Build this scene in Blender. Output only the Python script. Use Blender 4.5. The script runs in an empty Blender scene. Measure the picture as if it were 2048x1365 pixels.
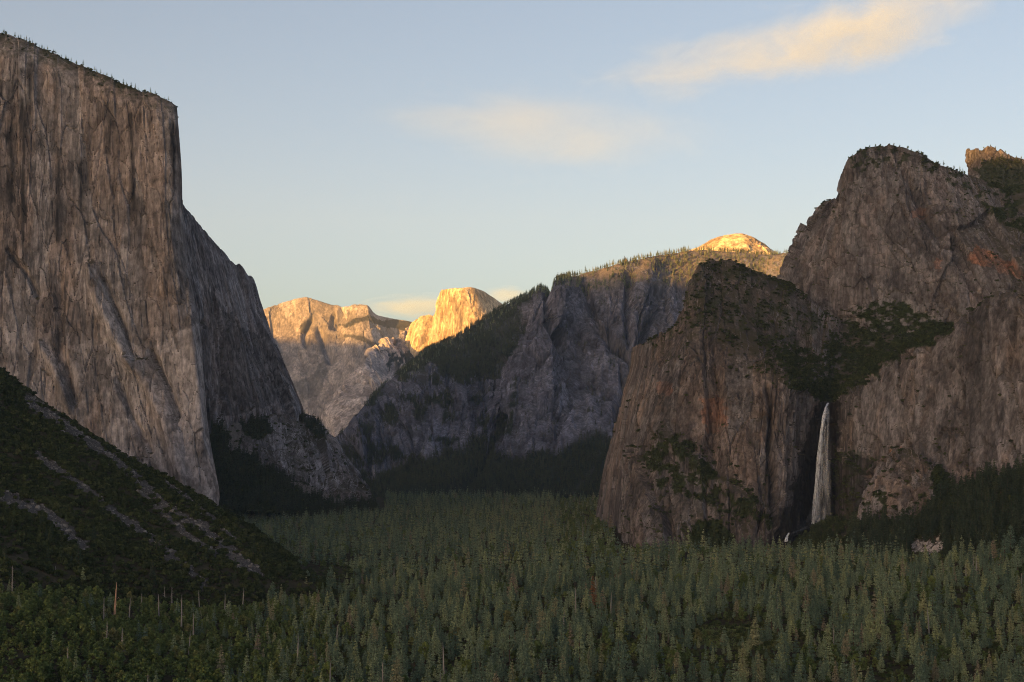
import bpy, math, random
import numpy as np
from mathutils import Vector

SC = bpy.context.scene
COL = SC.collection
RNG = np.random.default_rng(11)
random.seed(5)

# ------------------------------------------------------------------ camera, sky, sun, exposure
F = 3096.0                       # focal length in photo pixels (2048 wide)
PITCH = math.radians(3.84)
cam_d = bpy.data.cameras.new('camera')
cam_d.sensor_width = 36.0
cam_d.lens = F / 2048 * 36.0
cam_d.clip_start = 1.0
cam_d.clip_end = 200000.0
cam = bpy.data.objects.new('camera', cam_d)
cam.rotation_euler = (math.radians(90) + PITCH, 0, 0)
COL.objects.link(cam)
SC.camera = cam

SUN_EL = math.atan(0.05)
SUN_AZ = math.radians(35.0)      # sun stands behind the camera, 35 degrees towards its left
SUN_DIR = Vector((-math.sin(SUN_AZ) * math.cos(SUN_EL), -math.cos(SUN_AZ) * math.cos(SUN_EL), math.sin(SUN_EL)))
world = bpy.data.worlds.new('World')
SC.world = world
world.use_nodes = True
wn = world.node_tree
wn.nodes.clear()
w_out = wn.nodes.new('ShaderNodeOutputWorld')
w_bg = wn.nodes.new('ShaderNodeBackground')
w_sky = wn.nodes.new('ShaderNodeTexSky')
w_sky.sky_type = 'NISHITA'
w_sky.sun_disc = False
w_sky.sun_elevation = SUN_EL
w_sky.sun_rotation = math.atan2(SUN_DIR.x, SUN_DIR.y)
w_sky.altitude = 1300
w_sky.air_density = 0.65
w_sky.dust_density = 6.5
w_sky.ozone_density = 0.45
w_bg.inputs['Strength'].default_value = 0.09
w_tint = wn.nodes.new('ShaderNodeMix')           # white balance of the whole sky
w_tint.data_type = 'RGBA'; w_tint.blend_type = 'MULTIPLY'; w_tint.inputs[0].default_value = 1.0
w_tint.inputs[7].default_value = (1.0, 0.955, 0.985, 1)
wn.links.new(w_sky.outputs[0], w_tint.inputs[6])
wn.links.new(w_tint.outputs[2], w_bg.inputs[0])
wn.links.new(w_bg.outputs[0], w_out.inputs[0])

sun_d = bpy.data.lights.new('sun', 'SUN')
sun_d.energy = 5.0
sun_d.angle = math.radians(0.25)
sun_d.color = (1.0, 0.465, 0.09)
sun = bpy.data.objects.new('sun', sun_d)
sun.rotation_euler = SUN_DIR.to_track_quat('Z', 'Y').to_euler()
COL.objects.link(sun)

SC.view_settings.view_transform = 'Standard'
SC.view_settings.look = 'None'
SC.view_settings.gamma = 1.0
SC.view_settings.exposure = 2.08
SC.view_settings.use_curve_mapping = False
cy = SC.cycles
cy.max_bounces = 6
cy.diffuse_bounces = 2
cy.glossy_bounces = 1
cy.transmission_bounces = 2
cy.transparent_max_bounces = 16
cy.volume_bounces = 0
cy.filter_width = 1.0
cy.use_adaptive_sampling = True
cy.adaptive_threshold = 0.006
cy.use_denoising = True
cy.denoising_prefilter = 'NONE'

# ------------------------------------------------------------------ pixel <-> place
CA, SA = math.cos(PITCH), math.sin(PITCH)

def at(px, py, Y):
    dx = (px - 1024.0) / F
    dy = (682.5 - py) / F
    k = Y / (CA - dy * SA)
    return np.array((dx * k, Y, (SA + dy * CA) * k))

def project(P):
    x, y, z = P[..., 0], P[..., 1], P[..., 2]
    d = y * CA + z * SA
    u = -y * SA + z * CA
    d = np.maximum(d, 1.0)
    return 1024 + F * x / d, 682.5 - F * u / d

# ------------------------------------------------------------------ noise
_TAB = np.random.default_rng(99).random(65536).astype(np.float32)

def _h(ix, iy, iz, seed):
    return _TAB[((ix * 73856093) ^ (iy * 19349663) ^ (iz * 83492791 + seed * 2654435)) & 0xFFFF] * 65535.0

def vnoise(x, y, z, seed=0):
    """value noise, -1..1"""
    ix, iy, iz = np.floor(x), np.floor(y), np.floor(z)
    fx, fy, fz = (x - ix).astype(np.float32), (y - iy).astype(np.float32), (z - iz).astype(np.float32)
    fx = fx * fx * (3 - 2 * fx)
    fy = fy * fy * (3 - 2 * fy)
    flat = not np.any(fz)
    a0 = ix.astype(np.int64) * 73856093; a1 = a0 + 73856093
    b0 = iy.astype(np.int64) * 19349663; b1 = b0 + 19349663
    c0 = iz.astype(np.int64) * 83492791 + seed * 2654435
    ab = (a0 ^ b0, a1 ^ b0, a0 ^ b1, a1 ^ b1)
    def layer(c):
        n0 = _TAB[(ab[0] ^ c) & 0xFFFF]; n1 = _TAB[(ab[1] ^ c) & 0xFFFF]
        n2 = _TAB[(ab[2] ^ c) & 0xFFFF]; n3 = _TAB[(ab[3] ^ c) & 0xFFFF]
        n0 = n0 + (n1 - n0) * fx
        n2 = n2 + (n3 - n2) * fx
        return n0 + (n2 - n0) * fy
    v = layer(c0)
    if not flat:
        fz = fz * fz * (3 - 2 * fz)
        v = v + (layer(c0 + 83492791) - v) * fz
    return v * 2 - 1

def fbm(x, y, z, oct=4, seed=0, gain=0.5):
    s = np.zeros(x.shape, np.float32)
    a, t = 1.0, 0.0
    flat = z.size > 0 and not np.any(z - z.flat[0])
    for o in range(oct):
        s += a * vnoise(x, y, z, seed + o * 17)
        t += a
        a *= gain
        x, y, z = x * 2.03 + 13.7, y * 2.03 - 7.1, (z * 2.03 + 3.3 if not flat else z)
    return s / t

def cells(u, v, seed=0):
    """2D cellular pattern: (random of the nearest cell, second random, offset u, offset v, border distance)"""
    iu, iv = np.floor(u).astype(np.int64), np.floor(v).astype(np.int64)
    b1 = np.full(u.shape, 9.0); b2 = np.full(u.shape, 9.0)
    r1 = np.zeros(u.shape); r2 = np.zeros(u.shape); ou = np.zeros(u.shape); ov = np.zeros(u.shape)
    zz = np.zeros_like(iu)
    for a in (-1, 0, 1):
        for b in (-1, 0, 1):
            cu, cv = iu + a, iv + b
            pu = cu + 0.1 + 0.8 * _h(cu, cv, zz, seed) / 65535.0
            pv = cv + 0.1 + 0.8 * _h(cu, cv, zz + 1, seed) / 65535.0
            d = (u - pu) ** 2 + (v - pv) ** 2
            near = d < b1
            b2 = np.where(near, b1, np.minimum(b2, d))
            r1 = np.where(near, _h(cu, cv, zz + 2, seed) / 65535.0, r1)
            r2 = np.where(near, _h(cu, cv, zz + 3, seed) / 65535.0, r2)
            ou = np.where(near, u - pu, ou)
            ov = np.where(near, v - pv, ov)
            b1 = np.where(near, d, b1)
    return r1, r2, ou, ov, np.sqrt(b2) - np.sqrt(b1)

def sstep(a, b, x):
    t = np.clip((x - a) / (b - a), 0, 1)
    return t * t * (3 - 2 * t)

# ------------------------------------------------------------------ lofted relief
def pchip(P, q):
    P = np.asarray(P, float)
    K = P.shape[0]
    d = np.diff(P, axis=0)
    m = np.zeros_like(P)
    m[0], m[-1] = d[0], d[-1]
    a, b = d[:-1], d[1:]
    pos = a * b > 0
    with np.errstate(divide='ignore', invalid='ignore'):
        hm = 2 * a * b / (a + b)
    m[1:-1] = np.where(pos, hm, 0.0)
    i = np.minimum(np.floor(q).astype(int), K - 2)
    t = (q - i).reshape((-1,) + (1,) * (P.ndim - 1))
    h00, h10 = 2 * t**3 - 3 * t**2 + 1, t**3 - 2 * t**2 + t
    h01, h11 = -2 * t**3 + 3 * t**2, t**3 - t**2
    return h00 * P[i] + h10 * m[i] + h01 * P[i + 1] + h11 * m[i + 1]

def knots(G, axis, res):
    L = np.linalg.norm(np.diff(G, axis=axis), axis=2)
    L = L.mean(axis=1 - axis) * 0.5 + L.max(axis=1 - axis) * 0.5
    q = [0.0]
    for k, l in enumerate(L):
        n = max(2, int(round(l / (res[k] if hasattr(res, '__len__') else res))))
        q += list(k + np.arange(1, n + 1) / n)
    return np.array(q)

class Relief:
    """A rock body grown from rows and columns of surveyed points, then broken into slabs and cracks."""
    def __init__(self, cols, res, back=(), front=(), back_res=40.0, hidden_cols=()):
        G = np.array([[at(*p) for p in c] for c in cols]).transpose(1, 0, 2)   # rows x cols x 3, base first
        nb = 0
        for off in front:
            G = np.concatenate([(G[0] + np.array(off))[None], G], 0)
        for off in back:
            G = np.concatenate([G, (G[-1] + np.array(off))[None]], 0); nb += 1
        R = G.shape[0]
        rres = [res] * (R - 1 - nb) + [back_res] * nb
        for i in range(len(front)): rres[i] = back_res
        C = G.shape[1]
        cres = [res] * (C - 1)
        for h in hidden_cols: cres[h] = back_res
        qr, qc = knots(G, 0, rres), knots(G, 1, cres)
        S = pchip(G, qr)
        S = pchip(S.transpose(1, 0, 2), qc).transpose(1, 0, 2)
        self.P, self.qr, self.qc = S, qr, qc
        self.front_rows = qr <= (R - 1 - nb) + 1e-6
        n = np.cross(np.gradient(S, axis=1), np.gradient(S, axis=0))
        n /= np.linalg.norm(n, axis=2, keepdims=True) + 1e-9
        fr = self.front_rows
        if np.sum(n[fr] * S[fr]) > 0: n = -n
        self.flip = np.sum(np.cross(S[1, 0] - S[0, 0], S[0, 1] - S[0, 0]) * n[0, 0]) > 0
        self.N = n
        mid = S[S.shape[0] // 2]
        du = np.linalg.norm(np.diff(mid, axis=0), axis=1)
        self.u = np.broadcast_to(np.concatenate([[0], np.cumsum(du)])[None], S.shape[:2])
        self.v = S[..., 2].copy()
        self.qrg = np.broadcast_to(qr[:, None], S.shape[:2])
        self.qcg = np.broadcast_to(qc[None], S.shape[:2])
        self.attr = {}
        self.tone = np.full(S.shape[:2], 0.5); self.panel = np.full(S.shape[:2], 0.5)

    def crack(self, layers, soft=(), seed=0, amp=1.0, warp=0.25):
        """layers: (width m, height m, depth m, tilt, groove m)"""
        x, y, z = (self.P[..., k] for k in range(3))
        u, v = self.u, self.v
        D = np.zeros(u.shape)
        for i, (L, A, an) in enumerate(soft):
            D += A * fbm(x / L, y / L, z / (L * an), 4, seed + 100 + i)
        for i, (w, h, a, tilt, gr) in enumerate(layers):
            wu = u / w + warp * 1.6 * fbm(u / w * 0.6, v / h * 0.6, 0 * u, 3, seed + i * 31) + warp * 0.5 * vnoise(u / w * 2.7, v / h * 2.7, 0 * u, seed + i * 37)
            wv = v / h + warp * 1.6 * fbm(u / w * 0.6, v / h * 0.6, 0 * u + 5, 3, seed + 7 + i * 31)
            wu = wu + wv * 0.12
            r1, r2, ou, ov, e = cells(wu, wv, seed + i * 53)
            D += a * (r1 * 2 - 1) + a * tilt * ((r2 - 0.5) * 2.4 * ou + (r1 - 0.35) * 1.6 * ov)
            if i == 1: self.panel = r2
            self.tone = 0.5 * self.tone + 0.5 * r1 if i else r1
            if gr: D -= gr * (1 - sstep(0.0, 0.09, e)) * sstep(0.3, 0.6, r2)
        self.P = self.P + self.N * (D * amp)[..., None]
        return self

    def pix(self):
        return project(self.P)

    def carve(self, polyline, width, depth):
        """sink (or raise, depth < 0) a gully that follows surveyed points"""
        px, py = self.pix()
        d = line_dist(px, py, polyline)
        w = width * (1 + 0.35 * vnoise(px / 25, py / 25, 0 * px, 9))
        self.P = self.P - self.N * (depth * np.exp(-(d / w) ** 2))[..., None]
        return self

    def mesh(self, name):
        P = self.P
        R, C = P.shape[:2]
        idx = np.arange(R * C).reshape(R, C)
        q = np.stack([idx[:-1, :-1], idx[:-1, 1:], idx[1:, 1:], idx[1:, :-1]], -1).reshape(-1, 4)
        a, b, c = P[0, 0], P[0, 1], P[1, 0]
        i, j = R // 3, C // 2
        n = np.cross(P[i, j + 1] - P[i, j], P[i + 1, j] - P[i, j])
        if np.dot(n, self.N[i, j]) < 0: q = q[:, ::-1]
        me = bpy.data.meshes.new(name)
        set_mesh(me, P.reshape(-1, 3), q)
        for k, arr in self.attr.items():
            t = me.attributes.new(k, 'FLOAT', 'POINT')
            t.data.foreach_set('value', np.ascontiguousarray(arr.reshape(-1), dtype=np.float32))
        return me

    def normals(self):
        n = np.cross(np.gradient(self.P, axis=1), np.gradient(self.P, axis=0))
        n /= np.linalg.norm(n, axis=2, keepdims=True) + 1e-9
        s = np.sign(np.sum(n * self.N))
        return n * (s if s else 1)

    def scatter(self, density, mask, rng, slope_min=None):
        """random points on the relief: density per square metre, mask per vertex"""
        P = self.P
        a = P[:-1, :-1]; b = P[:-1, 1:]; c = P[1:, :-1]
        d = P[1:, 1:]
        area = np.linalg.norm(np.cross(b - a, c - a), axis=2)
        m = 0.25 * (mask[:-1, :-1] + mask[1:, :-1] + mask[:-1, 1:] + mask[1:, 1:])
        w = area * np.maximum(m, 0)
        n = int(w.sum() * density)
        if n <= 0: return np.zeros((0, 3))
        k = rng.choice(w.size, n, p=w.ravel() / w.sum())
        i, j = np.unravel_index(k, w.shape)
        s, t = rng.random(n)[:, None], rng.random(n)[:, None]
        return (a[i, j] * (1 - s) + b[i, j] * s) * (1 - t) + (c[i, j] * (1 - s) + d[i, j] * s) * t

def line_dist(px, py, pts):
    best = np.full(px.shape, 1e9)
    for (x0, y0), (x1, y1) in zip(pts[:-1], pts[1:]):
        dx, dy = x1 - x0, y1 - y0
        t = np.clip(((px - x0) * dx + (py - y0) * dy) / (dx * dx + dy * dy + 1e-9), 0, 1)
        best = np.minimum(best, np.hypot(px - x0 - t * dx, py - y0 - t * dy))
    return best

def in_poly(px, py, poly, rag=0.0, seed=1, size=20.0):
    if rag:
        px = px + rag * fbm(px / size, py / size, 0 * px, 3, seed)
        py = py + rag * fbm(px / size, py / size, 0 * px + 9, 3, seed + 3)
    ins = np.zeros(px.shape, bool)
    n = len(poly)
    for i in range(n):
        x0, y0 = poly[i]; x1, y1 = poly[(i + 1) % n]
        if y0 == y1: continue
        c = ((y0 > py) != (y1 > py)) & (px < (x1 - x0) * (py - y0) / (y1 - y0) + x0)
        ins ^= c
    return ins.astype(float)

def set_mesh(me, V, Fq):
    V = np.ascontiguousarray(V, dtype=np.float32)
    Fq = np.ascontiguousarray(Fq, dtype=np.int32)
    k = Fq.shape[1]
    me.vertices.add(len(V))
    me.vertices.foreach_set('co', V.ravel())
    me.loops.add(Fq.size)
    me.polygons.add(len(Fq))
    me.polygons.foreach_set('loop_start', np.arange(0, Fq.size, k, dtype=np.int32))
    me.loops.foreach_set('vertex_index', Fq.ravel())
    sf = me.attributes.new('sharp_face', 'BOOLEAN', 'FACE')
    sf.data.foreach_set('value', np.ones(len(Fq), dtype=bool))
    me.update(calc_edges=True)

def link(name, me, mat=None, parent=None, label=None, cat=None, kind=None, group=None):
    o = bpy.data.objects.new(name, me)
    if me is not None and mat is not None:
        mats = mat if isinstance(mat, (list, tuple)) else [mat]
        if len(me.materials) == 0:
            for m in mats: me.materials.append(m)
    if parent is not None: o.parent = parent
    if label: o['label'] = label
    if cat: o['category'] = cat
    if kind: o['kind'] = kind
    if group: o['group'] = group
    COL.objects.link(o)
    return o

# ------------------------------------------------------------------ materials
class NT:
    def __init__(self, name):
        self.m = bpy.data.materials.new(name)
        self.m.use_nodes = True
        self.t = self.m.node_tree
        self.t.nodes.clear()
        self.out = self.t.nodes.new('ShaderNodeOutputMaterial')
    def n(self, typ, **kw):
        x = self.t.nodes.new(typ)
        for k, v in kw.items(): setattr(x, k, v)
        return x
    def l(self, a, b): self.t.links.new(a, b)
    def put(self, sock, v):
        if isinstance(v, bpy.types.NodeSocket): self.l(v, sock)
        else: sock.default_value = v
    def math(self, op, a, b=0.0, c=None, clamp=False):
        x = self.n('ShaderNodeMath', operation=op, use_clamp=clamp)
        self.put(x.inputs[0], a); self.put(x.inputs[1], b)
        if c is not None: self.put(x.inputs[2], c)
        return x.outputs[0]
    def mix(self, fac, a, b, mode='MIX'):
        x = self.n('ShaderNodeMix', data_type='RGBA', blend_type=mode)
        self.put(x.inputs[0], fac)
        for s, v in ((6, a), (7, b)):
            if isinstance(v, tuple): v = tuple(v) + ((1.0,) if len(v) == 3 else ())
            self.put(x.inputs[s], v)
        return x.outputs[2]
    def ramp(self, v, a, b, lo=0.0, hi=1.0):
        x = self.n('ShaderNodeMapRange', interpolation_type='SMOOTHSTEP', clamp=True)
        self.put(x.inputs[0], v)
        for i, q in enumerate((a, b, lo, hi)): self.put(x.inputs[i + 1], q)
        return x.outputs[0]
    def noise(self, vec, scale, detail=4.0, rough=0.55, dist=0.0):
        mp = self.n('ShaderNodeVectorMath', operation='MULTIPLY')
        self.l(vec, mp.inputs[0])
        mp.inputs[1].default_value = scale if isinstance(scale, tuple) else (scale,) * 3
        x = self.n('ShaderNodeTexNoise')
        x.inputs['Scale'].default_value = 1.0
        x.inputs['Detail'].default_value = detail
        x.inputs['Roughness'].default_value = rough
        x.inputs['Distortion'].default_value = dist
        self.l(mp.outputs[0], x.inputs['Vector'])
        return x.outputs[0]
    def attr(self, name):
        return self.n('ShaderNodeAttribute', attribute_name=name).outputs['Fac']

def rock_mat(name, pale, mid, dark, stain, s=1.0, streak=1.0, stain_amt=0.5, ledge=(0.05, 0.045, 0.03), ledge_lo=0.55, ledge_hi=0.8,
             veg_col=(0.025, 0.035, 0.014), scree_col=(0.23, 0.21, 0.2), bump=0.22, red=(0.30, 0.13, 0.07)):
    T = NT(name)
    tc = T.n('ShaderNodeTexCoord').outputs['Object']
    geo = T.n('ShaderNodeNewGeometry')
    big = T.noise(tc, 1 / (260 * s), 4, 0.6)
    med = T.noise(tc, 1 / (45 * s), 5, 0.62)
    fine = T.noise(tc, (1 / (9 * s), 1 / (9 * s), 1 / (14 * s)), 5, 0.7)
    st1 = T.noise(tc, (1 / (9 * s), 1 / (9 * s), 1 / (380 * s)), 5, 0.62, 0.12)
    st2 = T.noise(tc, (1 / (48 * s), 1 / (48 * s), 1 / (600 * s)), 4, 0.6, 0.2)
    st3 = T.noise(tc, (1 / (30 * s), 1 / (30 * s), 1 / (900 * s)), 5, 0.65, 0.1)
    st4 = T.noise(tc, (1 / (5.5 * s), 1 / (5.5 * s), 1 / (160 * s)), 4, 0.65, 0.1)
    k = T.math('ADD', T.math('MULTIPLY', big, 0.45), T.math('MULTIPLY', med, 0.55))
    col = T.mix(T.ramp(k, 0.42, 0.58), mid, pale)
    pl = T.math('MULTIPLY', T.attr('pale'), T.ramp(med, 0.3, 0.6, 0.55, 1.0))
    col = T.mix(pl, col, tuple(c * 1.12 for c in pale))
    nopl = T.math('SUBTRACT', 1.0, T.math('MULTIPLY', pl, 0.75))
    sm = T.math('MULTIPLY', T.math('MAXIMUM', T.ramp(st2, 0.47, 0.66), T.math('MULTIPLY', T.ramp(T.attr('panel'), 0.55, 0.75), 0.8)), T.ramp(big, 0.3, 0.6))
    col = T.mix(T.math('MULTIPLY', T.math('MULTIPLY', sm, nopl), stain_amt), col, stain)
    d1 = T.math('MULTIPLY', T.ramp(st1, 0.5, 0.6), T.ramp(T.noise(tc, 1 / (330 * s), 3), 0.36, 0.6))
    d2 = T.math('MULTIPLY', T.ramp(st3, 0.54, 0.64), 0.62)
    dm = T.math('MULTIPLY', T.math('MAXIMUM', T.math('MULTIPLY', d1, 0.85), d2), streak, clamp=True)
    dm = T.math('MULTIPLY', dm, nopl)
    col = T.mix(dm, col, dark)
    col = T.mix(T.math('MULTIPLY', T.attr('red'), T.ramp(med, 0.35, 0.65, 0.2, 1.0)), col, red)
    col = T.mix(1.0, col, T.n_gray(T.ramp(T.attr('tone'), 0.15, 0.85, 0.66, 1.34)), 'MULTIPLY')
    col = T.mix(1.0, col, T.n_gray(T.math('MULTIPLY', T.ramp(fine, 0.3, 0.7, 0.68, 1.3), T.ramp(st4, 0.36, 0.64, 0.74, 1.24))), 'MULTIPLY')
    wet = T.math('MULTIPLY', T.attr('wet'), T.ramp(st1, 0.3, 0.6, 0.75, 1.0))
    col = T.mix(wet, col, (0.018, 0.018, 0.02))
    scree = T.mix(T.ramp(T.noise(tc, 1 / (3.5 * s), 3, 0.75), 0.3, 0.7), tuple(c * 0.45 for c in scree_col), scree_col)
    col = T.mix(T.attr('scree'), col, scree)
    sep = T.n('ShaderNodeSeparateXYZ'); T.l(geo.outputs['True Normal'], sep.inputs[0])
    lg = T.math('MULTIPLY', T.ramp(sep.outputs[2], ledge_lo, ledge_hi), T.ramp(med, 0.35, 0.6, 0.3, 1.0))
    lg = T.math('MULTIPLY', lg, T.math('SUBTRACT', 1.0, T.attr('scree')))
    col = T.mix(lg, col, ledge)
    vg = T.mix(T.ramp(fine, 0.3, 0.7), tuple(c * 0.6 for c in veg_col), tuple(c * 1.5 for c in veg_col))
    col = T.mix(T.attr('veg'), col, vg)
    bs = T.n('ShaderNodeBsdfDiffuse')
    bs.inputs['Roughness'].default_value = 0.6
    T.l(col, bs.inputs['Color'])
    bp = T.n('ShaderNodeBump')
    bp.inputs['Strength'].default_value = bump
    bp.inputs['Distance'].default_value = 3.0 * s
    T.l(T.math('ADD', T.math('MULTIPLY', fine, 0.9), T.math('MULTIPLY', st1, 0.35)), bp.inputs['Height'])
    T.l(bp.outputs[0], bs.inputs['Normal'])
    T.l(bs.outputs[0], T.out.inputs[0])
    return T.m

def _n_gray(self, v):
    c = self.n('ShaderNodeCombineColor')
    for i in range(3): self.l(v, c.inputs[i])
    return c.outputs[0]
NT.n_gray = _n_gray

def leaf_mat(name, cols, trans=0.25, var=0.5):
    T = NT(name)
    rnd = T.n('ShaderNodeObjectInfo').outputs['Random']
    tc = T.n('ShaderNodeTexCoord').outputs['Object']
    r2 = T.n('ShaderNodeTexWhiteNoise', noise_dimensions='1D')
    T.l(T.math('MULTIPLY', rnd, 91.7), r2.inputs['W'])
    cr = T.n('ShaderNodeValToRGB')
    cr.color_ramp.interpolation = 'LINEAR'
    el = cr.color_ramp.elements
    while len(el) < len(cols): el.new(0.5)
    for i, (p, c) in enumerate(cols):
        el[i].position = p; el[i].color = tuple(c) + (1,)
    T.l(r2.outputs['Value'], cr.inputs[0])
    f = T.ramp(T.noise(tc, 0.35, 3, 0.7), 0.25, 0.75, 1 - var, 1 + var)
    col = T.mix(1.0, cr.outputs[0], T.n_gray(f), 'MULTIPLY')
    d = T.n('ShaderNodeBsdfDiffuse'); T.l(col, d.inputs['Color'])
    t = T.n('ShaderNodeBsdfTranslucent'); T.l(col, t.inputs['Color'])
    mx = T.n('ShaderNodeMixShader'); mx.inputs[0].default_value = trans
    T.l(d.outputs[0], mx.inputs[1]); T.l(t.outputs[0], mx.inputs[2])
    T.l(mx.outputs[0], T.out.inputs[0])
    return T.m

def plain_mat(name, a, b, scale=0.5, stretch=1.0):
    T = NT(name)
    tc = T.n('ShaderNodeTexCoord').outputs['Object']
    f = T.ramp(T.noise(tc, (scale, scale, scale * stretch), 4, 0.65), 0.3, 0.7)
    d = T.n('ShaderNodeBsdfDiffuse')
    T.l(T.mix(f, a, b), d.inputs['Color'])
    T.l(d.outputs[0], T.out.inputs[0])
    return T.m

M = {}
M['cliff_warm'] = rock_mat('granite_warm_streaked', (0.286, 0.269, 0.283), (0.146, 0.135, 0.141), (0.042, 0.044, 0.055), (0.260, 0.183, 0.136), 1.0, 0.78, 0.5)
M['cliff_east'] = rock_mat('granite_grey_streaked', (0.280, 0.271, 0.301), (0.130, 0.122, 0.139), (0.038, 0.038, 0.049), (0.228, 0.165, 0.130), 1.0, 0.9, 0.5)
M['cliff_brown'] = rock_mat('granite_brown', (0.163, 0.153, 0.161), (0.084, 0.077, 0.080), (0.039, 0.041, 0.051), (0.195, 0.132, 0.095), 0.8, 0.85, 0.5)
M['peak_brown'] = rock_mat('granite_peak', (0.171, 0.166, 0.182), (0.087, 0.082, 0.090), (0.048, 0.047, 0.057), (0.175, 0.134, 0.122), 0.9, 0.6, 0.35)
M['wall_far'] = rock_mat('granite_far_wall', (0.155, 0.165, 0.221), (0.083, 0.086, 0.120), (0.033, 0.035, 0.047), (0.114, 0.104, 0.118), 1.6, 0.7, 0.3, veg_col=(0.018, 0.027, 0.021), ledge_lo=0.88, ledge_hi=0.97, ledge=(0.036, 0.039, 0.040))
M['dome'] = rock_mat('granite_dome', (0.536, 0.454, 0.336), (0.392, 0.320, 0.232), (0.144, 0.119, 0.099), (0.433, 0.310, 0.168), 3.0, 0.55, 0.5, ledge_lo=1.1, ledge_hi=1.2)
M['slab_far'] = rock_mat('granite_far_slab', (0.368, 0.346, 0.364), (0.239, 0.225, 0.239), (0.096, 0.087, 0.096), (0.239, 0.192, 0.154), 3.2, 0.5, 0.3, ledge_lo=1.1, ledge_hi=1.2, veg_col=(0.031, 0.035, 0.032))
M['talus'] = rock_mat('talus_soil', (0.09, 0.08, 0.06), (0.05, 0.045, 0.03), (0.03, 0.028, 0.02), (0.06, 0.05, 0.03), 0.5, 0.2, 0.2, scree_col=(0.118, 0.112, 0.114))
M['apron'] = rock_mat('apron_soil', (0.09, 0.08, 0.06), (0.05, 0.045, 0.03), (0.03, 0.028, 0.02), (0.06, 0.05, 0.03), 0.5, 0.2, 0.2, scree_col=(0.34, 0.31, 0.30))
M['ground'] = plain_mat('forest_floor', (0.03, 0.026, 0.018), (0.07, 0.06, 0.035), 0.06)
M['ridge'] = plain_mat('forested_ridge', (0.025, 0.03, 0.018), (0.06, 0.06, 0.04), 0.004)
M['bark'] = plain_mat('bark', (0.05, 0.038, 0.03), (0.12, 0.09, 0.07), 1.5, 0.2)
M['deadwood'] = plain_mat('weathered_dead_wood', (0.20, 0.185, 0.17), (0.36, 0.335, 0.31), 0.8, 0.15)
M['redwood'] = plain_mat('peeled_orange_wood', (0.40, 0.235, 0.145), (0.55, 0.36, 0.25), 0.6, 0.15)
M['needles'] = leaf_mat('conifer_needles', [(0.0, (0.075, 0.118, 0.086)), (0.25, (0.130, 0.184, 0.128)), (0.6, (0.190, 0.246, 0.156)), (0.9, (0.275, 0.312, 0.160)), (1.0, (0.235, 0.200, 0.145))], 0.1)
M['needles_dead'] = leaf_mat('rusty_dead_needles', [(0.0, (0.22, 0.11, 0.06)), (1.0, (0.24, 0.13, 0.07))], 0.1)
M['leaves'] = leaf_mat('oak_leaves', [(0.0, (0.085, 0.125, 0.050)), (0.5, (0.115, 0.155, 0.055)), (0.85, (0.150, 0.185, 0.060)), (1.0, (0.155, 0.155, 0.070))], 0.15)
M['shrub'] = leaf_mat('chaparral_leaves', [(0.0, (0.045, 0.062, 0.026)), (0.6, (0.070, 0.088, 0.034)), (1.0, (0.105, 0.115, 0.048))], 0.1)
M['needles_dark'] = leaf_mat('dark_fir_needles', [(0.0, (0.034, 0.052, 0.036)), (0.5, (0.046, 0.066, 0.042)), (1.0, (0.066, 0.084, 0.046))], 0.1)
M['leaves_dark'] = leaf_mat('dark_shaded_leaves', [(0.0, (0.030, 0.042, 0.020)), (0.6, (0.044, 0.058, 0.025)), (1.0, (0.068, 0.082, 0.030))], 0.1)  # dark leaf tone for scrub; on the apron it imitates shade

def zeros(r): return np.zeros(r.P.shape[:2])

def finish(r, **attrs):
    for k in ('veg', 'scree', 'wet', 'red', 'pale'): r.attr[k] = attrs.get(k, zeros(r))
    r.attr['tone'], r.attr['panel'] = r.tone, r.panel
    return r

# ================================================================== THE SETTING
FLOOR = -165.0

def ground_z(x, y):
    z = FLOOR + 3.0 * fbm(x / 180, y / 180, 0 * x, 3, 77)
    z = z + 163.0 * np.exp(-np.maximum(y, 0) / 125.0)
    z = z + 40 * sstep(0.17, 0.36, -x / np.maximum(y, 300)) * sstep(700, 1300, y) * (1 - sstep(1700, 2100, y))
    z = z + 32 * sstep(0.12, 0.34, x / np.maximum(y, 300)) * sstep(900, 2000, y)
    return z

def build_ground():
    gx = np.concatenate([np.linspace(-60000, -3000, 12)[:-1], np.linspace(-3000, 3000, 130), np.linspace(3000, 60000, 12)[1:]])
    gy = np.concatenate([np.linspace(-40000, -800, 10)[:-1], np.linspace(-800, 5200, 150), np.linspace(5200, 90000, 14)[1:]])
    X, Y = np.meshgrid(gx, gy)
    Z = ground_z(X, Y)
    Z = np.where(Y < -100, np.minimum(Z, -2 - (-100 - Y) * 0.02), Z)
    V = np.stack([X, Y, Z], -1).reshape(-1, 3)
    idx = np.arange(X.size).reshape(X.shape)
    q = np.stack([idx[:-1, :-1], idx[:-1, 1:], idx[1:, 1:], idx[1:, :-1]], -1).reshape(-1, 4)
    me = bpy.data.meshes.new('ground'); set_mesh(me, V, q)
    link('ground', me, M['ground'], kind='structure', label='flat valley floor under the conifer forest', cat='ground')
build_ground()

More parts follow.
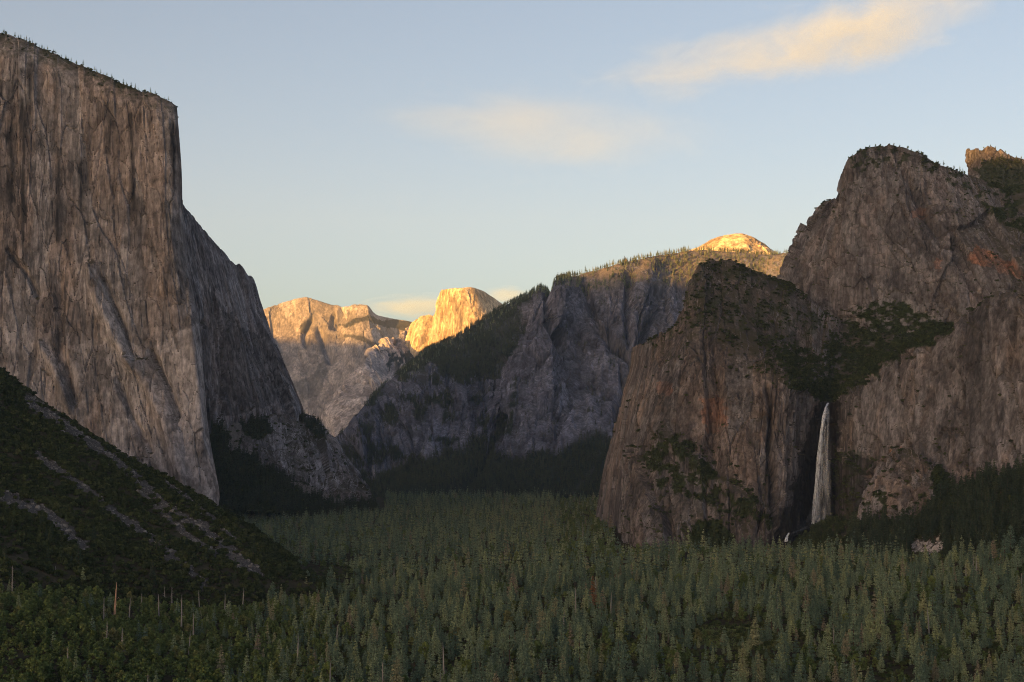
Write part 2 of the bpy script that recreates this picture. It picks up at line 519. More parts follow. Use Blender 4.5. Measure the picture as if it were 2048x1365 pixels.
# --- unseen ridge added behind the camera; its crest is shaped to shade the valley
def build_ridge():
    d = np.array((math.sin(SUN_AZ), math.cos(SUN_AZ))); p = np.array((math.cos(SUN_AZ), -math.sin(SUN_AZ)))
    t = np.linspace(-17000, 6000, 460)
    H = np.interp(t, [-17000, -12500, -10800, -9600, -8200, -6500, -5200, -4350, -3950, -3500, -2600, -1900, -1300, 0, 3000, 6000],
                     [2780, 2720, 2670, 2430, 2130, 2110, 2095, 2060, 1948, 1926, 1985, 1930, 1838, 1800, 1750, 1600])
    H = H + 11 * fbm(t / 900, 0 * t, 0 * t, 4, 5)
    prof = [(-3000, -400), (-1500, 0.55), (-600, 0.85), (0, 1.0), (700, 0.8), (1800, 0.5), (4000, 0.12), (6500, -0.2)]
    rows = []
    for s, h in prof:
        z = H * h if abs(h) <= 1 else np.full_like(H, h if h > 0 else -400.0)
        n = 1.0 if s == 0 else 1.0 + 0.18 * fbm(t / 700, 0 * t + s / 700, 0 * t, 4, 6)
        z = z * n if s != 0 else z
        z = np.minimum(z, H * (1 - 0.06 * (abs(s) > 0)))
        S = -18000 + s
        rows.append(np.stack([S * d[0] + t * p[0], S * d[1] + t * p[1], np.maximum(z, -400)], -1))
    G = np.array(rows)
    R, C = G.shape[:2]
    idx = np.arange(R * C).reshape(R, C)
    q = np.stack([idx[:-1, :-1], idx[1:, :-1], idx[1:, 1:], idx[:-1, 1:]], -1).reshape(-1, 4)
    me = bpy.data.meshes.new('shade_ridge'); set_mesh(me, G.reshape(-1, 3), q)
    link('shade_ridge', me, M['ridge'], kind='structure', label='unseen ridge added behind the viewpoint to shade the valley', cat='ridge')
build_ridge()

Q = 1.0     # mesh spacing factor

# --- far lit mountain
cr_cols = [
 [(470, 910, 16450), (470, 810, 16744), (470, 750, 16954), (470, 700, 17164), (470, 650, 17374)],
 [(575, 905, 16450), (552, 810, 16702), (535, 742, 16954), (528, 682, 17164), (523, 622, 17416)],
 [(598, 905, 16450), (588, 810, 16702), (576, 732, 16954), (569, 665, 17206), (566, 604, 17458)],
 [(636, 905, 16450), (624, 812, 16702), (615, 728, 16954), (611, 657, 17206), (612, 594, 17500)],
 [(676, 905, 16408), (662, 815, 16660), (652, 728, 16954), (645, 660, 17206), (633, 599, 17500)],
 [(706, 905, 16366), (690, 800, 16618), (680, 722, 16954), (676, 665, 17248), (668, 610, 17500)],
 [(740, 905, 16408), (722, 790, 16660), (708, 712, 16870), (702, 662, 17122), (698, 614, 17416)],
 [(760, 905, 16492), (745, 790, 16702), (728, 712, 16870), (722, 660, 17080), (708, 610, 17374)],
 [(790, 905, 16576), (768, 790, 16786), (748, 716, 16954), (740, 660, 17122), (733, 611, 17332)],
 [(810, 905, 16702), (790, 790, 16912), (772, 716, 17080), (762, 672, 17248), (756, 631, 17416)],
 [(840, 905, 16996), (828, 790, 17206), (815, 716, 17374), (805, 680, 17500), (798, 638, 17668)],
 [(900, 905, 17080), (890, 790, 17290), (880, 730, 17416), (870, 690, 17542), (860, 652, 17710)],
]
r = Relief(cr_cols, 16 * Q, back=[(0, 700, -120), (0, 2500, -900)], back_res=250)
r.crack([(600, 900, 18, 1.0, 0), (200, 420, 9, 1.0, 8), (70, 140, 4, 1.0, 3)], [(900, 30, 1), (200, 8, 1.5)], 3, 1 - 0.6 * sstep(3.2, 4.0, r.qrg))
r.carve([(640, 660), (650, 690), (660, 720)], 8, 90)
r.carve([(622, 640), (607, 672), (612, 690)], 6, 70)
r.carve([(683, 618), (672, 655)], 5, 90)
r.carve([(668, 632), (664, 655)], 4, 70)
px, py = r.pix()
veg = in_poly(px, py, [(752, 636), (770, 640), (800, 642), (835, 648), (835, 668), (805, 668), (780, 660), (757, 652), (730, 640), (700, 652), (672, 656), (700, 642), (722, 630)], 10, 4) * 0.9
veg = np.maximum(veg, in_poly(px, py, [(600, 655), (622, 630), (628, 622), (620, 655), (612, 668), (603, 668)], 5, 5) * 0.8)
veg = np.maximum(veg, in_poly(px, py, [(686, 667), (720, 670), (760, 690), (780, 692), (760, 702), (720, 682), (690, 674)], 6, 6) * 0.8)
veg = np.maximum(veg, in_poly(px, py, [(580, 770), (620, 750), (650, 720), (655, 740), (640, 790), (610, 800)], 8, 7) * 0.5)
far_mountain = finish(r, veg=veg)
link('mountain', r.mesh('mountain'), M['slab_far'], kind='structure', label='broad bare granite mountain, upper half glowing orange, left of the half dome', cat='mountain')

# --- half dome
hd_cols = [
 [(790, 790, 14000), (795, 740, 14000), (805, 700, 14000), (815, 670, 14000), (825, 655, 14000)],
 [(806, 790, 13450), (814, 712, 13480), (821, 678, 13500), (828, 650, 13520), (836, 636, 13540)],
 [(830, 790, 13200), (834, 712, 13240), (840, 675, 13270), (846, 648, 13320), (851, 631, 13380)],
 [(855, 790, 13120), (857, 712, 13160), (861, 672, 13200), (865, 645, 13250), (868, 624, 13320)],
 [(864, 790, 13000), (868, 705, 13040), (873, 655, 13070), (879, 606, 13100), (884, 580, 13130)],
 [(893, 790, 12800), (894, 705, 12840), (897, 655, 12870), (899, 606, 12900), (903, 577, 12960)],
 [(925, 790, 12650), (924, 705, 12690), (924, 655, 12720), (923, 606, 12770), (923, 576, 12900)],
 [(950, 790, 12620), (948, 705, 12660), (946, 655, 12700), (944, 610, 12780), (942, 575, 12980)],
 [(990, 790, 12660), (985, 705, 12700), (977, 660, 12750), (969, 618, 12860), (963, 581, 13080)],
 [(1022, 790, 12780), (1015, 710, 12830), (1005, 670, 12900), (994, 632, 13020), (984, 594, 13260)],
 [(1050, 790, 12980), (1042, 715, 13050), (1030, 680, 13120), (1018, 650, 13230), (1004, 608, 13480)],
 [(1095, 790, 13400), (1085, 725, 13450), (1075, 700, 13550), (1062, 680, 13650), (1045, 650, 13850)],
]
r = Relief(hd_cols, 9 * Q, back=[(30, 350, 5), (60, 900, -220), (60, 1500, -900)], back_res=150)
r.crack([(160, 420, 9, 0.8, 4), (60, 180, 5, 0.8, 4), (25, 60, 2.2, 0.8, 1.5)], [(400, 10, 2)], 21, (1 - 0.75 * sstep(3.0, 4.0, r.qrg)) * (1 - 0.6 * sstep(6.8, 7.6, r.qcg)))
r.carve([(866, 618), (858, 660), (848, 700)], 5, 25)
r.carve([(838, 640), (834, 690)], 3, 30)
px, py = r.pix()
half_dome = finish(r, wet=0.4 * in_poly(px, py, [(898, 600), (912, 590), (925, 640), (922, 700), (908, 700), (912, 650)], 6, 19, 10))
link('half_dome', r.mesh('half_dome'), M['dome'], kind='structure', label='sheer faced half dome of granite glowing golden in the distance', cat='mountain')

# --- pale slab ridge at the foot of the half dome
q_cols = [
 [(600, 960, 10600), (610, 930, 10900), (618, 905, 11300), (622, 885, 11700)],
 [(645, 960, 10400), (645, 915, 10700), (644, 875, 11100), (640, 850, 11500)],
 [(690, 960, 10200), (682, 890, 10600), (672, 835, 11100), (662, 795, 11600)],
 [(735, 950, 10200), (722, 865, 10700), (708, 800, 11200), (692, 752, 11700)],
 [(780, 940, 10400), (768, 850, 10800), (750, 775, 11300), (728, 722, 11900)],
 [(820, 930, 10700), (808, 840, 11000), (785, 762, 11700), (752, 703, 12900)],
 [(860, 920, 11000), (848, 830, 11300), (822, 756, 12300), (785, 683, 13700)],
 [(900, 910, 11300), (890, 820, 11600), (852, 765, 12700), (820, 660, 14300)],
 [(940, 910, 11700), (930, 820, 12000), (890, 775, 12900), (845, 662, 14700)],
]
r = Relief(q_cols, 14 * Q, back=[(0, 500, -60), (0, 1500, -700)], back_res=200)
r.crack([(420, 300, 30, 1.1, 10), (140, 130, 12, 1.1, 6), (50, 50, 4, 1.0, 2)], [(600, 40, 1)], 41, 1.0)
px, py = r.pix()
veg = in_poly(px, py, [(762, 712), (790, 700), (835, 690), (840, 730), (800, 735), (775, 728)], 30, 14, 14)
veg = np.maximum(veg, in_poly(px, py, [(590, 870), (640, 800), (660, 780), (650, 830), (640, 880), (600, 905)], 10, 15) * 0.6)
slab_ridge = finish(r, veg=veg)
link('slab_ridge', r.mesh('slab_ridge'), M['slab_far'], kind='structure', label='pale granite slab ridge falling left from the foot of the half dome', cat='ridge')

# --- rounded dome on the right skyline
sd_cols = [
 [(1330, 560, 7900), (1335, 540, 7950), (1340, 525, 8000), (1345, 512, 8100)],
 [(1375, 560, 7800), (1380, 535, 7850), (1385, 512, 7950), (1390, 497, 8100)],
 [(1410, 560, 7700), (1412, 525, 7780), (1416, 500, 7900), (1422, 478, 8080)],
 [(1445, 560, 7680), (1446, 522, 7750), (1448, 495, 7880), (1450, 469, 8080)],
 [(1480, 560, 7680), (1480, 522, 7750), (1479, 494, 7880), (1476, 467, 8080)],
 [(1515, 560, 7720), (1513, 525, 7790), (1509, 500, 7920), (1503, 475, 8100)],
 [(1545, 560, 7800), (1542, 530, 7850), (1536, 508, 7980), (1527, 487, 8130)],
 [(1575, 560, 7900), (1570, 535, 7950), (1560, 518, 8050), (1545, 503, 8200)],
 [(1620, 560, 8100), (1612, 540, 8150), (1600, 527, 8250), (1580, 515, 8300)],
]
r = Relief(sd_cols, 8 * Q, back=[(0, 250, -8), (0, 700, -160)], back_res=80)
r.crack([(90, 60, 3.5, 1.1, 2), (35, 25, 1.6, 1, 0.8)], [(160, 9, 0.6)], 61, 1.0)
dome_r = finish(r)
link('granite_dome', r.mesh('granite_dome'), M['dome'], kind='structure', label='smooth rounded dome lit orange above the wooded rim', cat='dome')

# --- the long blue-grey wall in the middle distance
mw_cols = [
 [(640, 1005, 5600), (642, 975, 5900), (645, 950, 6200), (648, 925, 6500), (650, 905, 6800), (652, 892, 7000)],
 [(690, 1008, 5000), (695, 965, 5350), (698, 925, 5700), (700, 890, 6100), (700, 862, 6500), (700, 847, 6800)],
 [(760, 1010, 4800), (765, 945, 5300), (768, 890, 5800), (768, 840, 6300), (764, 800, 6900), (757, 782, 7300)],
 [(845, 1012, 4700), (850, 905, 5500), (852, 835, 5900), (850, 770, 6350), (845, 735, 7300), (838, 712, 8200)],
 [(925, 1014, 4600), (930, 890, 5600), (930, 785, 6050), (926, 760, 6500), (924, 700, 7500), (920, 670, 8000)],
 [(985, 1014, 4600), (988, 895, 5650), (995, 800, 6300), (1000, 745, 6800), (1002, 660, 7400), (1000, 620, 7800)],
 [(1010, 1014, 4600), (1004, 915, 5600), (1020, 820, 6300), (1040, 700, 6800), (1052, 610, 7200), (1050, 594, 7600)],
 [(1035, 1016, 4600), (1022, 918, 5500), (1034, 810, 5900), (1056, 690, 6150), (1076, 590, 6350), (1092, 571, 7200)],
 [(1090, 1020, 4550), (1075, 905, 5500), (1088, 800, 5900), (1104, 680, 6200), (1118, 582, 6420), (1125, 557, 6900)],
 [(1160, 1022, 4500), (1145, 885, 5550), (1150, 790, 5980), (1160, 665, 6350), (1168, 578, 6620), (1165, 546, 6860)],
 [(1225, 1026, 4450), (1205, 880, 5550), (1208, 790, 5980), (1214, 660, 6300), (1220, 575, 6570), (1220, 531, 6800)],
 [(1290, 1030, 4500), (1270, 890, 5500), (1272, 780, 5950), (1280, 650, 6350), (1288, 570, 6660), (1285, 517, 6910)],
 [(1360, 1030, 4600), (1350, 890, 5600), (1350, 770, 6050), (1352, 650, 6500), (1352, 572, 6860), (1345, 504, 7130)],
 [(1430, 1030, 4800), (1425, 890, 5800), (1425, 770, 6250), (1425, 650, 6650), (1425, 580, 6980), (1420, 500, 7260)],
 [(1530, 1030, 5000), (1530, 890, 6000), (1530, 770, 6400), (1530, 650, 6800), (1530, 562, 7200), (1530, 512, 7420)],
 [(1600, 1030, 5000), (1600, 890, 6000), (1600, 770, 6400), (1600, 650, 6800), (1600, 560, 7200), (1600, 505, 7420)],
 [(1720, 1030, 5000), (1720, 890, 6000), (1720, 770, 6400), (1720, 650, 6800), (1720, 560, 7200), (1720, 498, 7700)],
]
r = Relief(mw_cols, 10 * Q, back=[(0, 400, 20), (0, 1500, -60), (0, 2500, -900)], front=[(0, -300, -40)], back_res=120)
steep = sstep(1.7, 2.3, r.qrg) * (1 - 0.9 * sstep(4.8, 5.2, r.qrg))
r.crack([(330, 800, 34, 0.8, 20), (130, 360, 18, 0.9, 18), (52, 130, 9, 0.9, 9), (24, 45, 4.5, 1.0, 4)], [(500, 25, 1.6), (120, 8, 1.4)], 81, steep * 0.92 + 0.08)
r.carve([(1195, 655), (1232, 690), (1262, 712), (1272, 725)], 9, 70)
r.carve([(1300, 640), (1272, 725), (1245, 790), (1232, 830)], 9, 80)
r.carve([(1095, 565), (1100, 640), (1125, 700)], 8, 60)
r.carve([(1262, 555), (1255, 620), (1262, 690)], 7, 60)
r.carve([(1170, 570), (1190, 640), (1200, 660)], 6, 50)
r.carve([(1000, 830), (985, 880), (960, 940), (900, 990)], 10, 40)
px, py = r.pix()
nz = r.normals()[..., 2]
fo = in_poly(px, py, [(640, 880), (760, 770), (838, 700), (850, 720), (930, 745), (1000, 760), (1030, 700), (1050, 560), (1060, 580), (1060, 560), (980, 600), (800, 700), (600, 900)], 14, 24, 40)
cliffy = in_poly(px, py, [(1020, 920), (1040, 700), (1070, 565), (1300, 530), (1420, 540), (1420, 900), (1230, 890), (1150, 880), (1110, 905)], 14, 25, 40)
wl_veg = sstep(0.5, 0.7, nz) * sstep(-0.1, 0.25, fbm(px / 28, py / 20, 0 * px, 3, 3)) * (1 - 0.85 * cliffy)
foot = 1 - sstep(1.8, 2.1, r.qrg + 0.35 * fbm(px / 40, py / 40, 0 * px, 3, 8))
wl_veg = np.maximum(wl_veg, foot)
rimv = sstep(5.02, 5.15, r.qrg)
scr = in_poly(px, py, [(1140, 985), (1165, 955), (1188, 930), (1192, 938), (1165, 968), (1150, 990)], 3, 8) * 0.35
scr = np.maximum(scr, (line_dist(px, py, [(1232, 690), (1265, 714), (1245, 785), (1225, 830)]) < 3) * 0.5)
wl_veg = np.maximum(wl_veg, fo * (0.75 + 0.25 * (fbm(px / 20, py / 14, 0 * px, 3, 33) > 0.0)))
scr = np.maximum(scr, 0.85 * rimv * (px > 1130) * sstep(-0.35, 0.1, fbm(px / 14, py / 8, 0 * px, 4, 191)))  # rim rock painted paler so the sunlit rim glows; no scree there
wall_mid = finish(r, veg=np.clip(wl_veg, 0, 1) * (1 - scr) * (1 - rimv * (px > 1120)), scree=scr)
wall_mid.forest = np.clip(wl_veg * 0.9, 0, 1) * (1 - scr)
wall_mid.rim = rimv * r.front_rows[:, None]
link('canyon_wall', r.mesh('canyon_wall'), M['wall_far'], kind='structure', label='long blue grey canyon wall with wooded rim rising to the dome', cat='cliff')

# --- great cliff on the left
ec_cols = [
 [(-230, 930, 2990), (-240, 760, 3050), (-250, 560, 3110), (-255, 350, 3160), (-258, 200, 3200), (-260, 130, 3230), (-260, 95, 3330)],
 [(-60, 930, 3060), (-60, 760, 3110), (-60, 560, 3160), (-60, 350, 3200), (-60, 190, 3230), (-60, 98, 3260), (-60, 60, 3350)],
 [(15, 935, 3080), (10, 770, 3120), (5, 570, 3165), (0, 370, 3200), (0, 205, 3230), (0, 112, 3258), (0, 66, 3345)],
 [(60, 940, 3080), (50, 775, 3122), (42, 580, 3166), (36, 380, 3202), (34, 215, 3232), (34, 120, 3250), (34, 78, 3342)],
 [(110, 945, 3090), (98, 780, 3130), (88, 590, 3172), (80, 390, 3206), (76, 230, 3236), (76, 135, 3262), (76, 95, 3335)],
 [(220, 960, 3090), (205, 800, 3130), (190, 610, 3170), (178, 420, 3205), (172, 260, 3235), (170, 178, 3255), (170, 136, 3330)],
 [(330, 980, 3080), (310, 830, 3120), (292, 640, 3160), (280, 450, 3195), (274, 300, 3225), (270, 212, 3245), (268, 179, 3310)],
 [(405, 992, 3060), (385, 840, 3100), (362, 650, 3140), (342, 470, 3180), (338, 330, 3215), (335, 232, 3240), (330, 200, 3290)],
 [(438, 1000, 3080), (415, 850, 3130), (399, 660, 3180), (366, 480, 3225), (362, 340, 3245), (356, 250, 3260), (352, 213, 3300)],
 [(430, 1000, 3300), (408, 850, 3350), (390, 660, 3380), (360, 480, 3400), (356, 340, 3400), (350, 250, 3400), (344, 218, 3400)],
 [(340, 1000, 3900), (330, 850, 3900), (320, 660, 3900), (310, 480, 3900), (300, 340, 3900), (295, 250, 3900), (290, 222, 3900)],
]
r = Relief(ec_cols, 2.3 * Q, back=[(-70, 160, -6), (-130, 500, -60), (-330, 1300, -300), (-380, 1500, -1000)], front=[(0, -60, -60)], back_res=40, hidden_cols=(0, 9))
face = (1 - 0.65 * sstep(5.9, 6.3, r.qrg)) * (1 - 0.8 * sstep(7.3, 7.95, r.qcg))
r.crack([(150, 900, 1.0, 0.3, 0), (80, 420, 4.5, 0.7, 1.5), (30, 170, 3.0, 0.8, 4), (12, 60, 1.2, 0.9, 2.2)], [(260, 12, 2.2), (60, 2, 2)], 201, face)
# diagonal buttresses and the grooves beside them
r.carve([(182, 540), (200, 610), (235, 680), (262, 730)], 14, -26)
r.carve([(252, 720), (290, 760), (335, 850), (372, 960)], 15, -24)
r.carve([(205, 560), (248, 660), (262, 715)], 6, 26)
r.carve([(300, 700), (330, 770), (350, 830)], 8, 24)
r.carve([(235, 760), (262, 830), (300, 900)], 8, 18)
r.carve([(15, 500), (55, 545), (75, 590)], 6, 14)
r.carve([(80, 690), (110, 740), (140, 820)], 10, -16)
r.carve([(118, 560), (120, 700), (150, 800)], 10, 16)
r.carve([(375, 640), (388, 760), (402, 900)], 7, -12)
px, py = r.pix()
wet = zeros(r)
for line, w in (([(62, 130), (60, 175), (52, 250)], 7), ([(46, 200), (45, 480)], 5), ([(118, 300), (117, 480)], 5), ([(262, 230), (268, 420)], 5),
                ([(215, 210), (222, 250), (214, 300)], 9), ([(345, 250), (346, 380)], 3), ([(20, 260), (22, 400)], 8), ([(160, 330), (165, 420)], 12)):
    wet = np.maximum(wet, np.exp(-(line_dist(px + 6 * fbm(px / 9, py / 60, 0 * px, 3, 5), py, line) / w) ** 2) * 0.85)
capveg = sstep(6.02, 6.35, r.qrg + 0.3 * fbm(px / 12, py / 8, 0 * px, 3, 6)) * 0.5 * sstep(-0.2, 0.3, fbm(px / 10, py / 6, 0 * px, 3, 16))
pale = in_poly(px, py, [(178, 530), (205, 560), (250, 670), (290, 700), (340, 690), (395, 640), (410, 800), (440, 1000), (330, 1000), (280, 860), (235, 760), (200, 640)], 22, 34, 30)
pale = np.maximum(pale, in_poly(px, py, [(-80, 600), (40, 560), (80, 640), (115, 740), (145, 830), (60, 800), (-80, 740)], 22, 35, 30) * 0.9)
pale = np.maximum(pale, in_poly(px, py, [(200, 880), (260, 900), (330, 960), (400, 1000), (300, 1000)], 14, 36, 20) * 0.6)
great = finish(r, wet=wet, veg=capveg, pale=pale * 0.85)
great.rim = sstep(6.6, 6.9, r.qrg) * (r.qrg < 9.0)
great_root = link('granite_monolith', None, kind='structure', label='huge sheer granite monolith with streaked face filling the left side', cat='cliff')
link('main_face', r.mesh('main_face'), M['cliff_warm'], great_root)

ee_cols = [
 [(398, 870, 3480), (388, 760, 3500), (372, 640, 3520), (358, 520, 3540), (350, 400, 3580)],
 [(425, 848, 3540), (417, 740, 3570), (407, 640, 3600), (392, 530, 3630), (374, 424, 3680)],
 [(470, 846, 3640), (458, 750, 3680), (445, 650, 3710), (430, 560, 3740), (404, 460, 3800)],
 [(530, 842, 3760), (510, 760, 3800), (490, 680, 3840), (470, 600, 3870), (440, 499, 3920)],
 [(575, 836, 3900), (548, 765, 3950), (522, 690, 3980), (500, 620, 4000), (474, 529, 4040)],
 [(603, 830, 4060), (563, 730, 4090), (539, 674, 4110), (515, 602, 4130), (497, 554, 4160)],
 [(596, 840, 4450), (552, 740, 4450), (528, 682, 4450), (505, 612, 4450), (485, 562, 4450)],
]
r = Relief(ee_cols, 2.8 * Q, back=[(-45, 160, -6), (-125, 600, -200), (-170, 800, -900)], front=[(0, -20, -30)], back_res=50)
r.crack([(170, 600, 22, 0.9, 8), (60, 300, 8, 0.85, 8), (24, 140, 3.6, 0.85, 5), (11, 48, 1.4, 0.9, 2)], [(220, 12, 2.5)], 301, 1 - 0.75 * np.maximum(sstep(3.2, 3.9, r.qrg), sstep(4.2, 4.9, r.qcg)))
px, py = r.pix()
wet = in_poly(px, py, [(440, 620), (470, 640), (540, 690), (560, 740), (580, 800), (470, 830), (438, 830)], 18, 33, 30) * 0.45
east = finish(r, wet=wet)
link('side_face', r.mesh('side_face'), M['cliff_east'], great_root, label='darker recessed side face right of the prow')

el_cols = [
 [(400, 1030, 3250), (395, 960, 3350), (390, 860, 3500)],
 [(470, 1030, 3300), (460, 940, 3430), (448, 842, 3600)],
 [(560, 1030, 3400), (548, 930, 3560), (535, 836, 3750)],
 [(640, 1030, 3500), (625, 930, 3700), (604, 823, 4050)],
 [(690, 1030, 3600), (668, 950, 3800), (640, 858, 4040)],
 [(727, 1030, 3680), (707, 970, 3840), (673, 900, 4010)],
 [(753, 1030, 3740), (742, 988, 3840), (720, 959, 3950)],
 [(750, 1030, 4100), (738, 995, 4150), (716, 968, 4200)],
]
r = Relief(el_cols, 3.2 * Q, back=[(0, 120, -10), (0, 500, -150), (0, 700, -500)], back_res=50)
r.crack([(110, 110, 8, 0.8, 4), (40, 45, 3, 0.8, 3), (15, 18, 0.8, 0.8, 1)], [(160, 12, 1), (40, 4, 1)], 331, 1.0)
px, py = r.pix()
rag = 10 * fbm(px / 16, py / 12, 0 * px, 4, 3)
veg = in_poly(px, py, [(400, 850), (470, 850), (485, 900), (520, 925), (580, 960), (640, 985), (700, 1000), (760, 1012), (760, 1040), (380, 1040)], 14, 44, 22)
veg = np.maximum(veg, in_poly(px, py, [(478, 850), (500, 838), (530, 842), (540, 865), (520, 880), (490, 872)], 8, 45, 12))
veg = np.maximum(veg, in_poly(px, py, [(590, 830), (625, 838), (650, 862), (655, 880), (625, 870), (600, 848)], 12, 46, 12) * 0.7)
scr = in_poly(px, py, [(580, 965), (600, 962), (640, 985), (690, 1000), (690, 1012), (650, 1000), (610, 988)], 8, 47, 10)
scr = np.maximum(scr, in_poly(px, py, [(440, 845), (480, 845), (482, 870), (470, 905), (458, 900), (462, 870)], 7, 48, 9))
veg = veg * (1 - scr)
pale = in_poly(px, py, [(520, 850), (580, 840), (620, 870), (650, 930), (690, 985), (620, 970), (560, 930)], 16, 37, 20)
lower = finish(r, veg=veg, scree=scr, pale=pale * 0.9)
link('lower_slabs', r.mesh('lower_slabs'), M['cliff_east'], great_root, label='pale slabs and dark wooded slope at the foot of the side face')

# --- brushy talus slope, near left
ta_cols = [
 [(-330, 1190, 1250), (-330, 900, 1600), (-330, 540, 2100)],
 [(-60, 1175, 1330), (-60, 950, 1640), (-60, 702, 2050)],
 [(5, 1170, 1360), (4, 970, 1660), (0, 750, 2050)],
 [(70, 1168, 1400), (68, 985, 1680), (60, 797, 2040)],
 [(140, 1166, 1430), (135, 1005, 1690), (128, 838, 2030)],
 [(280, 1168, 1500), (277, 1050, 1720), (273, 932, 2000)],
 [(430, 1168, 1580), (427, 1090, 1740), (424, 1012, 1950)],
 [(530, 1166, 1640), (528, 1122, 1750), (526, 1078, 1880)],
 [(612, 1168, 1690), (614, 1156, 1750), (616, 1146, 1790)],
 [(690, 1200, 1720), (690, 1199, 1770), (690, 1198, 1810)],
]
r = Relief(ta_cols, 2.9 * Q, back=[(0, 160, -25), (0, 500, -130), (0, 800, -300)], front=[(0, -140, -60)], back_res=30)
x, y = r.P[..., 0], r.P[..., 1]
r.P[..., 2] += 4.5 * fbm(x / 60, y / 60, 0 * x, 4, 91)
px, py = r.pix()
n1 = fbm(px / 16, py / 14, 0 * px, 4, 52, 0.65)
scr = zeros(r)
for line, w in (([(50, 800), (130, 853), (210, 905), (262, 950), (337, 1018), (412, 1063), (487, 1130), (520, 1150)], 10),
                ([(75, 909), (109, 939), (187, 988), (255, 1048), (300, 1072), (352, 1123), (412, 1164)], 8),
                ([(280, 985), (330, 1030), (380, 1075), (431, 1108)], 6),
                ([(10, 1000), (94, 1029), (150, 1078), (165, 1100)], 13),
                ([(330, 965), (420, 1035), (470, 1080)], 5)):
    d = line_dist(px, py, line)
    scr = np.maximum(scr, 1 - sstep(0.75, 1.15, d / np.maximum(w * (1 + 1.6 * n1), 0.5)))
scr *= r.front_rows[:, None]
talus = finish(r, scree=scr)
# blocks of the scree, as relief
b1 = cells(x / 5.5, y / 5.5, 7); b2 = cells(x / 2.8, y / 2.8, 8)
r.P[..., 2] += scr * (2.6 * (b1[0] - 0.3) + 1.1 * b2[0])
link('talus_slope', r.mesh('talus_slope'), M['talus'], kind='structure', label='dark brushy slope with grey scree chutes below the monolith', cat='slope')

# --- right side: lower cliffs, hanging bowl and waterfall alcove in one body
lc_cols = [
 [(1190, 1060, 3500), (1205, 960, 3500), (1225, 880, 3500), (1243, 790, 3500), (1260, 735, 3500), (1265, 695, 3500)],
 [(1236, 1060, 2950), (1243, 965, 2980), (1254, 880, 3000), (1271, 785, 3010), (1284, 728, 3020), (1291, 684, 3050)],
 [(1262, 1085, 2680), (1268, 965, 2760), (1270, 870, 2800), (1290, 775, 2830), (1304, 712, 2870), (1312, 671, 2930)],
 [(1275, 1100, 2560), (1288, 965, 2650), (1300, 850, 2700), (1318, 765, 2740), (1334, 705, 2790), (1342, 654, 2880)],
 [(1345, 1110, 2450), (1345, 965, 2570), (1350, 835, 2640), (1362, 715, 2700), (1375, 640, 2790), (1391, 547, 2950)],
 [(1400, 1112, 2420), (1400, 965, 2540), (1404, 838, 2620), (1412, 700, 2690), (1414, 622, 2800), (1412, 522, 3000)],
 [(1465, 1115, 2400), (1465, 965, 2520), (1470, 850, 2600), (1478, 735, 2660), (1468, 640, 2820), (1452, 520, 3060)],
 [(1525, 1118, 2400), (1525, 975, 2520), (1528, 870, 2580), (1535, 762, 2630), (1530, 670, 2830), (1505, 537, 3100)],
 [(1552, 1118, 2420), (1552, 975, 2530), (1555, 875, 2580), (1562, 770, 2620), (1560, 690, 2840), (1545, 550, 3130)],
 [(1580, 1115, 2450), (1580, 975, 2550), (1583, 880, 2590), (1592, 776, 2630), (1596, 705, 2860), (1585, 566, 3150)],
 [(1598, 1108, 2520), (1604, 975, 2620), (1612, 885, 2650), (1622, 788, 2680), (1630, 725, 2880), (1630, 600, 3180)],
 [(1606, 1100, 2640), (1618, 975, 2720), (1628, 890, 2740), (1638, 800, 2750), (1652, 735, 2920), (1668, 630, 3200)],
 [(1636, 1078, 2700), (1642, 985, 2760), (1650, 890, 2780), (1657, 808, 2785), (1680, 742, 2950), (1712, 652, 3220)],
 [(1664, 1075, 2690), (1668, 985, 2750), (1668, 890, 2765), (1668, 806, 2775), (1704, 744, 2950), (1752, 656, 3220)],
 [(1690, 1078, 2620), (1684, 985, 2690), (1679, 885, 2705), (1680, 797, 2715), (1728, 736, 2940), (1800, 655, 3200)],
 [(1722, 1082, 2520), (1712, 975, 2600), (1705, 875, 2625), (1708, 782, 2650), (1765, 715, 2930), (1850, 658, 3180)],
 [(1760, 1084, 2450), (1752, 970, 2540), (1746, 855, 2580), (1748, 748, 2620), (1805, 702, 2920), (1890, 662, 3150)],
 [(1800, 1085, 2400), (1795, 965, 2490), (1792, 835, 2540), (1794, 710, 2590), (1835, 690, 2850), (1915, 655, 3120)],
 [(1880, 1088, 2330), (1880, 960, 2420), (1878, 810, 2480), (1880, 672, 2550), (1905, 665, 2750), (1950, 645, 3080)],
 [(1945, 1090, 2280), (1945, 955, 2370), (1945, 785, 2440), (1945, 630, 2510), (1960, 632, 2720), (1985, 640, 3060)],
 [(2000, 1090, 2240), (2000, 950, 2330), (2000, 770, 2400), (2000, 604, 2470), (2010, 612, 2700), (2030, 640, 3040)],
 [(2100, 1090, 2160), (2100, 950, 2250), (2100, 765, 2320), (2100, 596, 2390), (2110, 610, 2650), (2130, 640, 3000)],
 [(2330, 1090, 2000), (2330, 950, 2080), (2330, 760, 2150), (2330, 580, 2220), (2340, 600, 2500), (2350, 640, 2900)],
]
r = Relief(lc_cols, 2.7 * Q, back=[(22, 150, -20), (70, 500, -300)], front=[(0, -60, -50)], back_res=30, hidden_cols=(0, 21))
cl = (1 - 0.62 * sstep(3.95, 4.4, r.qrg)) * (1 - 0.65 * (1 - sstep(0.9, 2.4, r.qcg)))
r.crack([(120, 330, 12, 0.9, 0), (45, 170, 5.5, 0.85, 7), (20, 80, 2.6, 0.9, 4), (9, 30, 1.2, 1, 1.6)], [(150, 9, 2), (40, 2, 1.5)], 401, cl)
